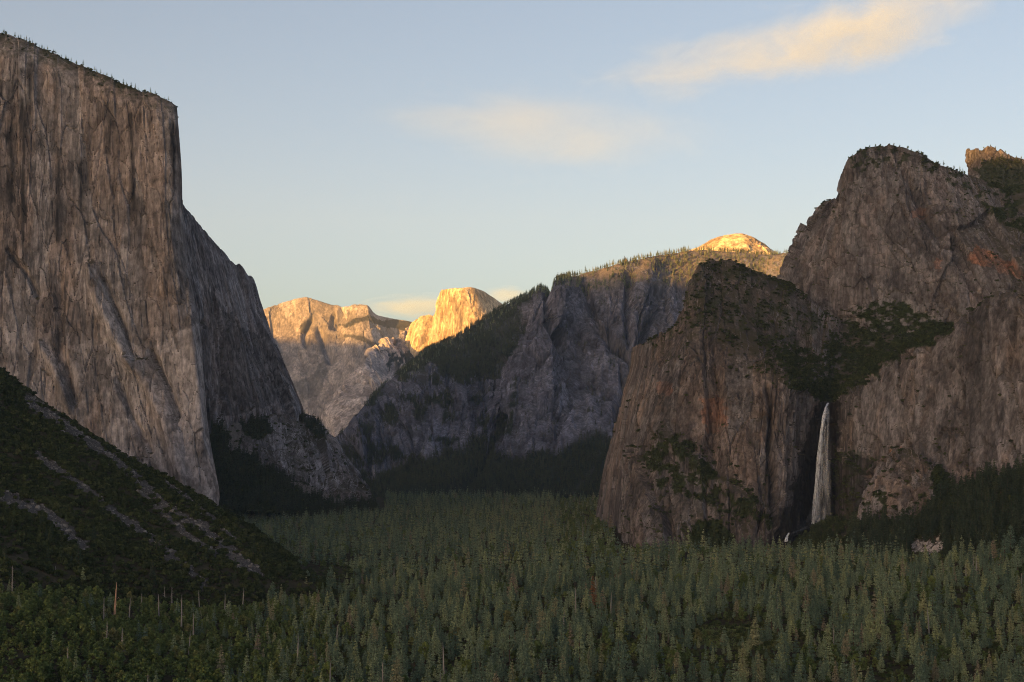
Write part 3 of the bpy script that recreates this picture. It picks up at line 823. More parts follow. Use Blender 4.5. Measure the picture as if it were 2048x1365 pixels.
r.carve([(1534, 772), (1541, 830), (1537, 900), (1546, 960), (1543, 1020), (1560, 1080)], 5, 20)
r.carve([(1430, 700), (1440, 800), (1425, 900), (1440, 1000)], 9, 12)
r.carve([(1330, 870), (1360, 900), (1420, 960), (1470, 1000), (1520, 1030)], 16, -16)
px, py = r.pix()
nz = r.normals()[..., 2]
rag1 = fbm(px / 11, py / 9, 0 * px, 4, 61)
bowl = sstep(-0.35, 0.05, fbm(px / 16, py / 9, 0 * px, 4, 161, 0.6)) * in_poly(px, py, [(1560, 690), (1600, 700), (1640, 690), (1690, 662), (1740, 640), (1800, 630), (1900, 645), (1905, 662), (1850, 688), (1800, 708), (1745, 748), (1700, 782), (1672, 798), (1640, 798), (1605, 785), (1572, 765), (1555, 720)], 24, 62, 16)
bench = in_poly(px, py, [(1300, 880), (1330, 868), (1400, 885), (1425, 930), (1450, 985), (1500, 995), (1540, 1030), (1545, 1060), (1490, 1035), (1440, 1020), (1400, 1000), (1360, 985), (1300, 960), (1280, 940)], 16, 63, 16) * (rag1 > -0.12)
low = in_poly(px, py, [(1380, 1075), (1400, 1040), (1440, 1045), (1470, 1080), (1500, 1110), (1500, 1130), (1360, 1130)], 10, 64, 14)
topv = in_poly(px, py, [(1385, 560), (1400, 515), (1470, 515), (1580, 555), (1650, 640), (1600, 690), (1540, 690), (1460, 640), (1400, 650), (1320, 690), (1285, 700), (1290, 670), (1350, 640)], 10, 65, 20) * sstep(0.0, 0.25, rag1 + 0.05)
alc = in_poly(px, py, [(1672, 905), (1700, 900), (1760, 910), (1745, 950), (1722, 1000), (1716, 1060), (1640, 1090), (1660, 1000)], 8, 66, 15)
veg = np.clip(np.maximum.reduce([bowl, bench * 0.9, low, topv * 0.5, alc * 0.45 * (rag1 > -0.05)]), 0, 1)
wet = in_poly(px, py, [(1640, 800), (1680, 800), (1682, 880), (1676, 915), (1700, 905), (1745, 930), (1725, 1070), (1620, 1110), (1540, 1110), (1542, 1030), (1575, 1010), (1595, 940), (1608, 870), (1630, 830)], 18, 67, 16) * 0.84  # wet rock, painted darker to widen the dark recess round the fall
wet = np.maximum(wet, np.exp(-(line_dist(px + 7 * fbm(px / 9, py / 30, 0 * px, 3, 15), py, [(1534, 780), (1541, 830), (1537, 900), (1546, 1010)]) / 5) ** 2) * 0.7)
wet = np.maximum(wet, 0.55 * np.exp(-(line_dist(px, py, [(1960, 640), (1945, 800), (1940, 930)]) / 16) ** 2))
red = in_poly(px, py, [(1400, 800), (1440, 790), (1455, 840), (1430, 870), (1405, 850)], 14, 68, 12) * 0.55
red = np.maximum(red, in_poly(px, py, [(1310, 760), (1345, 765), (1340, 790), (1312, 785)], 10, 69, 10) * 0.4)
red = np.maximum(red, in_poly(px, py, [(1780, 900), (1800, 895), (1815, 920), (1790, 930)], 8, 70, 8) * 0.6)
pale = in_poly(px, py, [(1690, 800), (1745, 755), (1800, 720), (1900, 670), (2060, 610), (2060, 940), (1900, 930), (1800, 890), (1700, 890)], 20, 168, 40) * sstep(-0.25, 0.25, fbm(px / 22, py / 70, 0 * px, 3, 169))
pale = np.maximum(pale, 0.8 * in_poly(px, py, [(1560, 775), (1630, 800), (1620, 860), (1600, 960), (1560, 1000), (1550, 850)], 14, 170, 20))
lowcliff = finish(r, veg=veg, wet=wet * (1 - bowl), red=red, pale=pale * 0.8)
lowcliff.shrub = np.clip(np.maximum.reduce([bowl, bench * 0.8, low, topv * 0.3, alc * 0.5 * (rag1 > 0.0), 0.5 * sstep(0.5, 0.75, nz) * (fbm(px / 22, py / 18, 0 * px, 3, 66) > 0.12)]), 0, 1) * r.front_rows[:, None]
lc_root = link('lower_cliffs', None, kind='structure', label='brown streaked cliffs around the waterfall with a brushy bowl above', cat='cliff')
link('cliff_band', r.mesh('cliff_band'), M['cliff_brown'], lc_root)

# rounded buttress below the right wall
bu_cols = [
 [(1700, 1090, 2500), (1712, 1040, 2520), (1730, 980, 2540), (1760, 930, 2560)],
 [(1716, 1095, 2400), (1728, 1040, 2420), (1748, 975, 2440), (1772, 920, 2470)],
 [(1750, 1100, 2330), (1760, 1040, 2360), (1778, 960, 2390), (1795, 900, 2440)],
 [(1800, 1105, 2290), (1806, 1040, 2320), (1815, 960, 2360), (1816, 900, 2420)],
 [(1850, 1105, 2270), (1852, 1040, 2300), (1848, 965, 2340), (1838, 912, 2400)],
 [(1895, 1105, 2270), (1892, 1045, 2300), (1880, 985, 2330), (1864, 932, 2390)],
 [(1930, 1105, 2330), (1925, 1050, 2360), (1910, 1000, 2390), (1890, 955, 2420)],
]
r = Relief(bu_cols, 2.1 * Q, back=[(0, 40, -4), (0, 200, -60)], front=[(0, -40, -40)], back_res=15)
r.crack([(60, 60, 5, 1, 3), (22, 22, 2.4, 1, 2), (9, 9, 1.2, 1, 1)], [(60, 5, 1)], 441, 1.0)
px, py = r.pix()
veg = in_poly(px, py, [(1690, 1130), (1735, 1055), (1790, 1035), (1840, 1040), (1870, 1000), (1870, 930), (1960, 930), (1960, 1130)], 16, 72, 12)
veg = np.maximum(veg, 0.9 * (fbm(px / 10, py / 9, 0 * px, 4, 172) > 0.22) * (py > 985))
butt = finish(r, veg=veg)
link('buttress', r.mesh('buttress'), M['cliff_brown'], lc_root, label='rounded grey buttress right of the waterfall')

# --- brown peak above
pk_cols = [
 [(1540, 640, 3900), (1560, 560, 3900), (1590, 500, 3900), (1625, 440, 3900), (1650, 410, 3900)],
 [(1560, 640, 3450), (1580, 555, 3470), (1604, 497, 3480), (1632, 440, 3480), (1654, 406, 3490)],
 [(1590, 640, 3360), (1608, 560, 3380), (1630, 490, 3400), (1655, 425, 3410), (1676, 392, 3430)],
 [(1625, 660, 3300), (1640, 570, 3310), (1658, 490, 3320), (1678, 405, 3330), (1684, 345, 3350)],
 [(1665, 670, 3240), (1672, 570, 3260), (1682, 470, 3280), (1690, 385, 3300), (1694, 320, 3330)],
 [(1715, 680, 3200), (1710, 570, 3220), (1708, 460, 3250), (1712, 365, 3280), (1718, 301, 3320)],
 [(1790, 690, 3150), (1775, 570, 3190), (1770, 455, 3230), (1768, 355, 3280), (1768, 288, 3340)],
 [(1890, 695, 3100), (1868, 570, 3140), (1848, 465, 3200), (1833, 375, 3260), (1825, 301, 3340)],
 [(1990, 690, 3060), (1966, 580, 3120), (1928, 490, 3200), (1898, 410, 3280), (1885, 332, 3380)],
 [(2090, 690, 3020), (2062, 590, 3110), (2016, 510, 3220), (1975, 435, 3330), (1938, 352, 3480)],
 [(2200, 690, 2980), (2170, 590, 3100), (2110, 510, 3270), (2060, 440, 3420), (2010, 372, 3620)],
 [(2400, 690, 2900), (2360, 590, 3100), (2290, 500, 3350), (2220, 430, 3520), (2140, 360, 3750)],
]
r = Relief(pk_cols, 2.7 * Q, back=[(35, 120, -6), (130, 500, -150), (230, 900, -600)], back_res=45, hidden_cols=(0, 10))
r.crack([(150, 260, 14, 1.0, 0), (55, 130, 6, 0.9, 5), (22, 55, 3.0, 0.95, 4), (10, 22, 1.4, 1, 1.6)], [(200, 12, 1.6), (50, 3, 1)], 501, 1 - 0.7 * sstep(3.1, 3.9, r.qrg))
r.carve([(1684, 400), (1668, 480), (1645, 590)], 5, 12)
r.carve([(1820, 360), (1850, 430), (1880, 470)], 8, 14)
px, py = r.pix()
nz = r.normals()[..., 2]
rag1 = fbm(px / 12, py / 10, 0 * px, 4, 73)
red = in_poly(px, py, [(1935, 520), (1955, 485), (1975, 500), (2030, 530), (2060, 550), (2040, 560), (1990, 535), (1960, 530)], 10, 74, 14) * 0.75
red = np.maximum(red, in_poly(px, py, [(1820, 420), (1845, 412), (1850, 435), (1825, 440)], 9, 75, 10) * 0.45)
red = np.maximum(red, in_poly(px, py, [(1870, 515), (1885, 518), (1880, 540), (1868, 535)], 6, 76, 8) * 0.5)
veg = in_poly(px, py, [(1680, 650), (1700, 625), (1740, 605), (1790, 600), (1850, 625), (1900, 640), (1920, 655), (1900, 700), (1660, 700)], 26, 77, 15) * sstep(-0.3, 0.05, fbm(px / 14, py / 8, 0 * px, 4, 171, 0.6))
veg = np.maximum(veg, in_poly(px, py, [(1955, 400), (1975, 375), (2020, 362), (2060, 365), (2060, 480), (2030, 460), (1995, 440), (1965, 415)], 14, 78, 20) * sstep(-0.15, 0.2, rag1))
veg = np.maximum(veg, in_poly(px, py, [(1690, 330), (1720, 300), (1770, 285), (1840, 305), (1930, 345), (1950, 380), (1900, 370), (1850, 345), (1800, 330), (1760, 330), (1720, 345)], 10, 79, 16) * sstep(-0.1, 0.25, rag1) * 0.8)
peak = finish(r, veg=np.clip(veg, 0, 1), red=red)
peak.shrub = np.clip(np.maximum(veg * 0.9, 0.35 * sstep(0.5, 0.75, nz) * (fbm(px / 22, py / 18, 0 * px, 3, 86) > 0.15)), 0, 1) * r.front_rows[:, None]
link('rock_peak', r.mesh('rock_peak'), M['peak_brown'], kind='structure', label='steep brown granite peak above the waterfall bowl', cat='peak')

# --- small sunlit tower behind, far right
sp_cols = [
 [(1950, 420, 4150), (1950, 380, 4150), (1950, 340, 4150), (1952, 305, 4150)],
 [(1934, 420, 3960), (1935, 375, 3970), (1936, 335, 3980), (1938, 302, 3995)],
 [(1948, 420, 3880), (1949, 370, 3900), (1950, 328, 3920), (1952, 294, 3950)],
 [(1985, 420, 3840), (1984, 370, 3860), (1982, 330, 3890), (1980, 297, 3930)],
 [(2020, 420, 3820), (2018, 375, 3850), (2014, 338, 3890), (2008, 308, 3940)],
 [(2055, 420, 3820), (2052, 380, 3850), (2048, 345, 3890), (2042, 320, 3950)],
 [(2120, 420, 3820), (2118, 385, 3860), (2112, 352, 3900), (2105, 330, 3960)],
 [(2220, 430, 3850), (2218, 400, 3900), (2212, 372, 3950), (2205, 350, 4000)],
]
r = Relief(sp_cols, 3.0 * Q, back=[(25, 60, -6), (95, 250, -150)], back_res=30)
r.crack([(60, 120, 7, 1, 5), (22, 45, 3, 1, 3), (10, 16, 1.4, 1, 1)], [(80, 8, 1.5)], 551, 1.0)
px, py = r.pix()
veg = in_poly(px, py, [(1950, 340), (1975, 315), (2010, 318), (2060, 330), (2060, 390), (1960, 390)], 12, 80, 14) * 0.8
tower = finish(r, veg=veg)
tower.shrub = veg * r.front_rows[:, None]
link('rock_tower', r.mesh('rock_tower'), M['peak_brown'], kind='structure', label='small square-topped tower, warm lit edge, behind the brown peak', cat='peak')

# --- dark wooded apron at the foot of the right wall
ap_cols = [
 [(1560, 1135, 2300), (1565, 1122, 2400), (1570, 1112, 2480)],
 [(1610, 1140, 2200), (1615, 1100, 2330), (1622, 1066, 2420)],
 [(1670, 1145, 2130), (1670, 1085, 2290), (1672, 1042, 2400)],
 [(1740, 1148, 2060), (1738, 1095, 2220), (1735, 1058, 2340)],
 [(1830, 1145, 1990), (1830, 1090, 2150), (1830, 1062, 2280)],
 [(1890, 1140, 1950), (1890, 1060, 2130), (1885, 1000, 2280)],
 [(1950, 1135, 1900), (1950, 1040, 2090), (1945, 975, 2240)],
 [(2030, 1125, 1850), (2030, 1020, 2040), (2030, 960, 2190)],
 [(2140, 1120, 1780), (2140, 1000, 1980), (2140, 945, 2120)],
 [(2330, 1110, 1680), (2330, 980, 1880), (2330, 930, 2000)],
]
r = Relief(ap_cols, 6.0, back=[(0, 60, -20), (0, 200, -200)], front=[(0, -150, -50)], back_res=30)
r.P[..., 2] += 5 * fbm(r.P[..., 0] / 40, r.P[..., 1] / 40, 0 * r.P[..., 0], 3, 92)
px, py = r.pix()
scr = in_poly(px, py, [(1812, 1118), (1828, 1080), (1855, 1072), (1892, 1076), (1902, 1092), (1880, 1112), (1840, 1118)], 22, 81, 9) * sstep(-0.3, 0.1, fbm(px / 7, py / 5, 0 * px, 3, 181))
apron = finish(r, scree=scr)
apron.px, apron.py = px, py
link('wooded_apron', r.mesh('wooded_apron'), M['apron'], kind='structure', label='dark wooded slope at the foot of the cliffs beside the waterfall', cat='slope')

# ================================================================== VEGETATION PROTOTYPES
class Tri:
    def __init__(self): self.v = []; self.f = []
    def tri(self, a, b, c):
        n = len(self.v); self.v += [a, b, c]; self.f.append((n, n + 1, n + 2))
    def tube(self, pts, rads, k=5):
        n0 = len(self.v)
        for p, r_ in zip(pts, rads):
            for i in range(k):
                t = 2 * math.pi * i / k
                self.v.append((p[0] + r_ * math.cos(t), p[1] + r_ * math.sin(t), p[2]))
        for j in range(len(pts) - 1):
            for i in range(k):
                a = n0 + j * k + i; b = n0 + j * k + (i + 1) % k
                self.f.append((a, b, b + k)); self.f.append((a, b + k, a + k))
    def mesh(self, name, mat):
        me = bpy.data.meshes.new(name)
        set_mesh(me, np.array(self.v), np.array(self.f))
        me.materials.append(mat)
        return me

def join(name, parts, mats):
    """one mesh with several materials"""
    V, Fc, mi, n = [], [], [], 0
    for i, t in enumerate(parts):
        V.append(np.array(t.v)); Fc.append(np.array(t.f) + n); mi += [i] * len(t.f); n += len(t.v)
    me = bpy.data.meshes.new(name)
    set_mesh(me, np.concatenate(V), np.concatenate(Fc))
    for m in mats: me.materials.append(m)
    me.polygons.foreach_set('material_index', np.array(mi, dtype=np.int32))
    return me

def clump(cr, g, c, r, n, size, flat=0.8):
    for _ in range(n):
        while True:
            d = np.array((g.gauss(0, 1), g.gauss(0, 1), g.gauss(0, 1)))
            L = np.linalg.norm(d)
            if L > 1e-3: break
        d /= L
        if d[2] < -0.35: d[2] *= -0.6
        rr = r * g.uniform(0.62, 1.08)
        p = np.array(c) + d * rr * np.array((1, 1, flat))
        a = np.array((g.gauss(0, 1), g.gauss(0, 1), g.gauss(0, 1))) ; a /= np.linalg.norm(a) + 1e-6
        b = np.cross(d, a); b /= np.linalg.norm(b) + 1e-6
        a = np.cross(b, d)
        nrm = d * 0.5 * g.uniform(-1, 1)
        s = size * g.uniform(0.6, 1.3)
        cr.tri(tuple(p - a * s - nrm * s), tuple(p + a * s * 0.6 + b * s * 0.8), tuple(p + a * s * 0.7 - b * s * 0.8 + nrm * s))

def conifer(seed, H=38.0, R=5.2, start=0.14, levels=17, nb=6, shape=0.75, ragged=0.25, per=15, leaf=0.8, gaps=0.06, flat=0.55):
    """straight trunk with whorls of foliage puffs that get shorter towards a rounded tip"""
    g = random.Random(seed)
    tr, cr = Tri(), Tri()
    lean = (g.uniform(-.3, .3), g.uniform(-.3, .3))
    n = 7
    tr.tube([(lean[0] * (i / n) ** 2, lean[1] * (i / n) ** 2, H * i / n * 0.97) for i in range(n + 1)],
            [0.62 * (1 - i / n) ** 0.8 * H / 38 + 0.05 for i in range(n + 1)], 5)
    for w in range(levels):
        h = start + (1 - start) * ((w + g.uniform(-.4, .4)) / levels)
        h = min(max(h, start), 0.97)
        q_ = (h - start) / (1 - start)
        rad = R * (1 - q_ ** 1.3) ** shape * (1 - 0.4 * max(0, 0.15 - q_) / 0.15) + 0.3
        k = max(2, int(round(nb * (0.45 + 0.55 * rad / R))))
        ph = g.uniform(0, 6.28)
        for b in range(k):
            if g.random() < gaps: continue
            a = ph + 6.283 * b / k + g.uniform(-.4, .4)
            L = rad * (1 + g.uniform(-ragged, ragged))
            pr = L * 0.52 + 0.25
            c = (L * 0.5 * math.cos(a) + lean[0] * h, L * 0.5 * math.sin(a) + lean[1] * h, h * H - L * g.uniform(-0.12, 0.4))
            clump(cr, g, c, pr, max(6, int(per * (0.4 + 0.6 * pr / (R * 0.52)))), leaf * (0.55 + 0.45 * rad / R), flat)
    clump(cr, g, (lean[0], lean[1], H * 0.965), 0.75, 14, 0.5, 1.6)
    return tr, cr

def broadleaf(seed, H=16.0, W=8.0, n=34, leaf=0.75, per=70):
    g = random.Random(seed)
    tr, cr = Tri(), Tri()
    tr.tube([(0, 0, -0.5), (0.2, 0, H * 0.25), (0.1, 0.2, H * 0.55), (0, 0, H * 0.8)], [0.5, 0.4, 0.28, 0.1], 5)
    for i in range(n):
        a = g.uniform(0, 6.283); q = g.random() ** 0.6
        hz = g.uniform(0.3, 1.0)
        rmax = W * 0.5 * math.sqrt(max(0.05, 1 - ((hz - 0.55) / 0.52) ** 2))
        c = (rmax * q * math.cos(a), rmax * q * math.sin(a), H * hz * 0.92)
        clump(cr, g, c, W * g.uniform(0.12, 0.2), per, leaf)
        if i < 9:
            tr.tube([(0.1, 0.1, H * 0.3), (c[0] * .5, c[1] * .5, (H * .3 + c[2]) * .5), (c[0] * .9, c[1] * .9, c[2])], [0.2, 0.13, 0.05], 4)
    return tr, cr

def shrub(seed, r=2.2, n=7, per=26, leaf=0.55):
    g = random.Random(seed)
    tr, cr = Tri(), Tri()
    for i in range(n):
        a = g.uniform(0, 6.283); q = g.random() ** 0.5
        c = (r * 0.75 * q * math.cos(a), r * 0.75 * q * math.sin(a), r * g.uniform(0.3, 0.9))
        clump(cr, g, c, r * g.uniform(0.32, 0.5), per, leaf)
    for i in range(3):
        a = g.uniform(0, 6.28)
        tr.tube([(0, 0, -0.4), (r * .4 * math.cos(a), r * .4 * math.sin(a), r * .7)], [0.1, 0.05], 3)
    return tr, cr

def snag(seed, H=30.0, branches=26, lean=0.0, rad=0.75):
    g = random.Random(seed)
    tr, br = Tri(), Tri()
    n = 6
    tr.tube([(lean * H * (i / n), 0.15 * math.sin(i), H * i / n) for i in range(n + 1)], [rad * (1 - i / n) ** 0.7 + 0.1 for i in range(n + 1)], 6)
    for i in range(branches):
        h = g.uniform(0.25, 0.97); a = g.uniform(0, 6.28)
        L = (1 - h) * H * 0.16 * g.uniform(0.5, 1.3) + 0.8
        x0 = lean * H * h
        p0 = (x0, 0, h * H)
        p1 = (x0 + L * .6 * math.cos(a), L * .6 * math.sin(a), h * H - L * g.uniform(0.0, 0.3))
        p2 = (x0 + L * math.cos(a), L * math.sin(a), h * H - L * g.uniform(0.1, 0.5))
        br.tube([p0, p1, p2], [0.22, 0.15, 0.07], 3)
    return tr, br

CON = [conifer(1, 36, 6.6, 0.10, 15, 7, 0.95, 0.25, 17, 0.95), conifer(2, 41, 6.8, 0.16, 16, 7, 0.9, 0.3, 17, 0.95), conifer(3, 30, 6.6, 0.1, 13, 7, 0.95, 0.22, 17, 0.95), conifer(4, 39, 6.4, 0.3, 11, 6, 0.6, 0.4, 18, 1.0, 0.14, 0.75),
       conifer(5, 26, 6.2, 0.08, 12, 7, 0.9, 0.25, 17, 0.95), conifer(6, 44, 7.0, 0.36, 11, 6, 0.6, 0.4, 18, 1.0, 0.16, 0.75), conifer(8, 34, 5.2, 0.12, 16, 7, 1.05, 0.2)]
CON_LO = [conifer(11, 36, 6.4, 0.14, 9, 5, 0.95, 0.3, 9, 1.5), conifer(12, 41, 6.4, 0.2, 9, 5, 0.9, 0.35, 9, 1.5), conifer(13, 31, 6.2, 0.1, 8, 5, 1.0, 0.25, 9, 1.5), conifer(14, 38, 6.0, 0.3, 7, 5, 0.65, 0.4, 9, 1.5, 0.12, 0.7)]
BRO = [broadleaf(21), broadleaf(22, 18, 9, 38), broadleaf(23, 13, 8, 28), broadleaf(24, 15, 7, 30)]
SHR = [shrub(31), shrub(32, 2.6, 8), shrub(33, 1.9, 6), shrub(34, 2.4, 7)]
SNG = [snag(41), snag(42, 34, 34, 0.02), snag(43, 26, 14, -0.05, 0.75), snag(44, 28, 70, 0.01, 0.7)]

def proto_collection(name, pairs, mat_leaf, mat_wood):
    c = bpy.data.collections.new(name)
    for i, (a, b) in enumerate(pairs):
        c.objects.link(bpy.data.objects.new(name + '_source', join(name, (b, a), (mat_leaf, mat_wood))))
    return c
PC = {
 'conifer': proto_collection('conifer', CON, M['needles'], M['bark']),
 'conifer_far': proto_collection('far_conifer', CON_LO, M['needles'], M['bark']),
 'oak': proto_collection('oak', BRO, M['leaves'], M['bark']),
 'shrub': proto_collection('shrub', SHR, M['shrub'], M['bark']),
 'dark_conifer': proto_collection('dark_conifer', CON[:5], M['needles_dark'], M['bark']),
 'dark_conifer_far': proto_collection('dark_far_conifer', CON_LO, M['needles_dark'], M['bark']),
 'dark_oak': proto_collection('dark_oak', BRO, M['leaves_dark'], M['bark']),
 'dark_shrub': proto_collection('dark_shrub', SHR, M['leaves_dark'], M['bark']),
}

def instancer(name, pts, scale, coll, label, cat, rng, squash=None, parent=None):
    """uncountable vegetation: one object, copies drawn on points by geometry nodes"""
    me = bpy.data.meshes.new(name)
    n = len(pts)
    me.vertices.add(n)
    me.vertices.foreach_set('co', np.ascontiguousarray(pts, dtype=np.float32).ravel())
    sc = np.repeat(scale[:, None], 3, 1).astype(np.float32)
    if squash is not None: sc[:, 2] *= squash
    a = me.attributes.new('size', 'FLOAT_VECTOR', 'POINT'); a.data.foreach_set('vector', sc.ravel())
    ro = np.zeros((n, 3), np.float32); ro[:, 2] = rng.random(n) * 6.283; ro[:, 0] = rng.normal(0, .03, n); ro[:, 1] = rng.normal(0, .03, n)
    a = me.attributes.new('turn', 'FLOAT_VECTOR', 'POINT'); a.data.foreach_set('vector', ro.ravel())
    a = me.attributes.new('pick', 'INT', 'POINT'); a.data.foreach_set('value', rng.integers(0, 1000, n).astype(np.int32))
    t = bpy.data.node_groups.new(name + '_nodes', 'GeometryNodeTree')
    t.interface.new_socket('Geometry', in_out='INPUT', socket_type='NodeSocketGeometry')
    t.interface.new_socket('Geometry', in_out='OUTPUT', socket_type='NodeSocketGeometry')
    N = t.nodes
    gi, go = N.new('NodeGroupInput'), N.new('NodeGroupOutput')
    ip = N.new('GeometryNodeInstanceOnPoints')
    ci = N.new('GeometryNodeCollectionInfo')
    ci.inputs['Collection'].default_value = coll
    ci.inputs['Separate Children'].default_value = True
    ci.inputs['Reset Children'].default_value = True
    ip.inputs['Pick Instance'].default_value = True
    def na(nm, dt):
        x = N.new('GeometryNodeInputNamedAttribute'); x.data_type = dt; x.inputs['Name'].default_value = nm
        return x.outputs['Attribute']
    e2r = N.new('FunctionNodeEulerToRotation')
    L = t.links.new
    L(gi.outputs[0], ip.inputs['Points'])
    L(ci.outputs[0], ip.inputs['Instance'])
    L(na('pick', 'INT'), ip.inputs['Instance Index'])
    L(na('turn', 'FLOAT_VECTOR'), e2r.inputs[0])
    L(e2r.outputs[0], ip.inputs['Rotation'])
    L(na('size', 'FLOAT_VECTOR'), ip.inputs['Scale'])
    L(ip.outputs[0], go.inputs[0])
    o = link(name, me, None, parent, label, cat, 'stuff')
    md = o.modifiers.new('scatter', 'NODES'); md.node_group = t
    return o

# ================================================================== FOREST ON THE VALLEY FLOOR
def floor_points():
    out = []
    for y0, y1, sp in ((700, 1100, 12.2), (1100, 1700, 12.5), (1700, 2500, 13.0), (2500, 3300, 13.5), (3300, 5200, 15)):
        W = 0.355 * y1 + 60
        nx, ny = int(2 * W / sp), int((y1 - y0) / sp)
        X, Y = np.meshgrid((np.arange(nx) + .5) / nx * 2 * W - W, y0 + (np.arange(ny) + .5) / ny * (y1 - y0))
        X = X + RNG.uniform(-.55, .55, X.shape) * sp; Y = Y + RNG.uniform(-.55, .55, X.shape) * sp
        out.append(np.stack([X.ravel(), Y.ravel()], -1))
    P = np.concatenate(out)
    P = P[np.abs(P[:, 0]) < 0.352 * P[:, 1] + 40]
    x, y = P[:, 0], P[:, 1]
    return np.stack([x, y, ground_z(x, y) - 0.5], -1)

FP = floor_points()
ex = np.stack([RNG.uniform(-560, -60, 2600), RNG.uniform(760, 1640, 2600)], -1)
ex = ex[np.abs(ex[:, 0]) < 0.35 * ex[:, 1]]
ex = ex[(1024 + F * ex[:, 0] / ex[:, 1]) < 660]
extra_from = len(FP)
FP = np.concatenate([FP, np.stack([ex[:, 0], ex[:, 1], ground_z(ex[:, 0], ex[:, 1]) - 0.5], -1)])
from_extra = np.arange(len(FP)) >= extra_from
px, py = project(FP)
# no trees inside the rock bodies or under the talus
keep = ~((px < 480) & (FP[:, 1] > 1480 + 0.45 * px)) & ~((px < 700) & (FP[:, 1] > 1720 + 0.1 * px) & (FP[:, 1] < 2100)) & ~((px < 770) & (FP[:, 1] > 3700)) & ~((px > 1230) & (FP[:, 1] > 2420)) & ~((px > 1560) & (FP[:, 1] > 2300)) & ~((px > 1820) & (FP[:, 1] > 1990))
meadow = ((px - 1465) / 75) ** 2 + ((py - 1268) / 22) ** 2 < 1
meadow_front = (np.abs(px - 1462) < 85) & (FP[:, 1] > 1120) & (FP[:, 1] < 1290)
keep &= ~meadow & (fbm(FP[:, 0] / 55, FP[:, 1] / 55, 0 * FP[:, 0], 3, 31) > -0.42)
FP, px, py, meadow_front, from_extra = FP[keep], px[keep], py[keep], meadow_front[keep], from_extra[keep]
patch = fbm(FP[:, 0] / 130, FP[:, 1] / 130, 0 * FP[:, 0], 3, 32)
# oaks grow on the brushy left foreground and in scattered groves
oakp = 0.75 * np.clip(1 - (px - 300) / 420, 0, 1) * (FP[:, 1] < 1750) + 0.2 + 0.4 * (patch > 0.33)
oakp = np.where((px > 1120) & (px < 1300) & (FP[:, 1] > 2200), 0.75, oakp)
is_oak = (RNG.random(len(FP)) < oakp) | from_extra
tall = RNG.random(len(FP)) < 0.8
hs = np.where(tall, np.clip(RNG.normal(0.54, 0.14, len(FP)), 0.28, 1.0), np.clip(RNG.normal(0.27, 0.07, len(FP)), 0.16, 0.45)) * (1 + 0.38 * patch)
hs = np.where(meadow_front, hs * 0.45, hs)
hs = np.where((px > 1812) & (px < 1898) & (FP[:, 1] > 1800), hs * 0.5, hs)
hs = np.where(is_oak, np.clip(hs * 1.15, 0.45, 0.95), hs)
hs = np.where((px < 600) & ~is_oak, hs * 0.9, hs)
vis = (px > -30) & (px < 2078)
size_px = np.where(is_oak, 15, 38) * hs / FP[:, 1]
ci_ = np.where(~is_oak & vis)[0]; oi_ = np.where(is_oak & vis)[0]
top_visible = project(FP + np.array((0, 0, 1.0)) * (np.where(is_oak, 16, 40) * hs)[:, None])[1] < 1350
con_one = ci_[np.argsort(-(size_px * top_visible)[ci_])][:300]
oak_one = oi_[np.argsort(-(size_px * top_visible)[oi_])][:220]
single = np.zeros(len(FP), bool); single[con_one] = True; single[oak_one] = True

near = FP[:, 1] < 1900
for nm, sel, cl_, lb in (
    ('conifer_forest', ~is_oak & ~single & near, 'conifer', 'dense green conifer forest across the middle of the valley floor'),
    ('distant_conifer_forest', ~is_oak & ~single & ~near, 'conifer_far', 'hazy blue green conifer forest at the far end of the valley floor'),
    ('oak_grove', is_oak & ~single, 'oak', 'scattered rounded oaks mixed among the valley conifers')):
    instancer(nm, FP[sel], hs[sel], PC[cl_], lb, 'forest', RNG)

ug = np.random.default_rng(303)
uy = 700 + 1500 * ug.random(15000) ** 0.8
ux = ug.uniform(-0.345, 0.345, 15000) * uy
up_ = np.stack([ux, uy, ground_z(ux, uy) - 0.2], -1)
ua = project(up_)[0]
up_ = up_[~((ua < 640) & (uy > 1480 + 0.3 * ua)) & ~((ua > 1560) & (uy > 2150))]
instancer('forest_understory', up_, ug.uniform(0.6, 1.7, len(up_)), PC['shrub'], 'low green brush between the trunks on the valley floor', 'brush', ug)

CONM = [(a.mesh('conifer_trunk', M['bark']), b.mesh('conifer_crown', M['needles'])) for a, b in CON]
BROM = [(a.mesh('oak_trunk', M['bark']), b.mesh('oak_crown', M['leaves'])) for a, b in BRO]
SNGM = [(a.mesh('snag_trunk', M['deadwood']), b.mesh('snag_branches', M['deadwood'])) for a, b in SNG]

def plant(name, meshes, loc, s, rz, label, cat, group, part='crown', tilt=(0, 0)):
    o = bpy.data.objects.new(name, None)
    o.empty_display_size = 2
    o.location = loc; o.scale = (s, s, s) if not hasattr(s, '__len__') else s
    o.rotation_euler = (tilt[0], tilt[1], rz)
    o['label'] = label; o['category'] = cat
    if group: o['group'] = group
    COL.objects.link(o)
    for nm, me in (('trunk', meshes[0]), (part, meshes[1])):
        c = bpy.data.objects.new(nm, me); c.parent = o
        COL.objects.link(c)
    return o

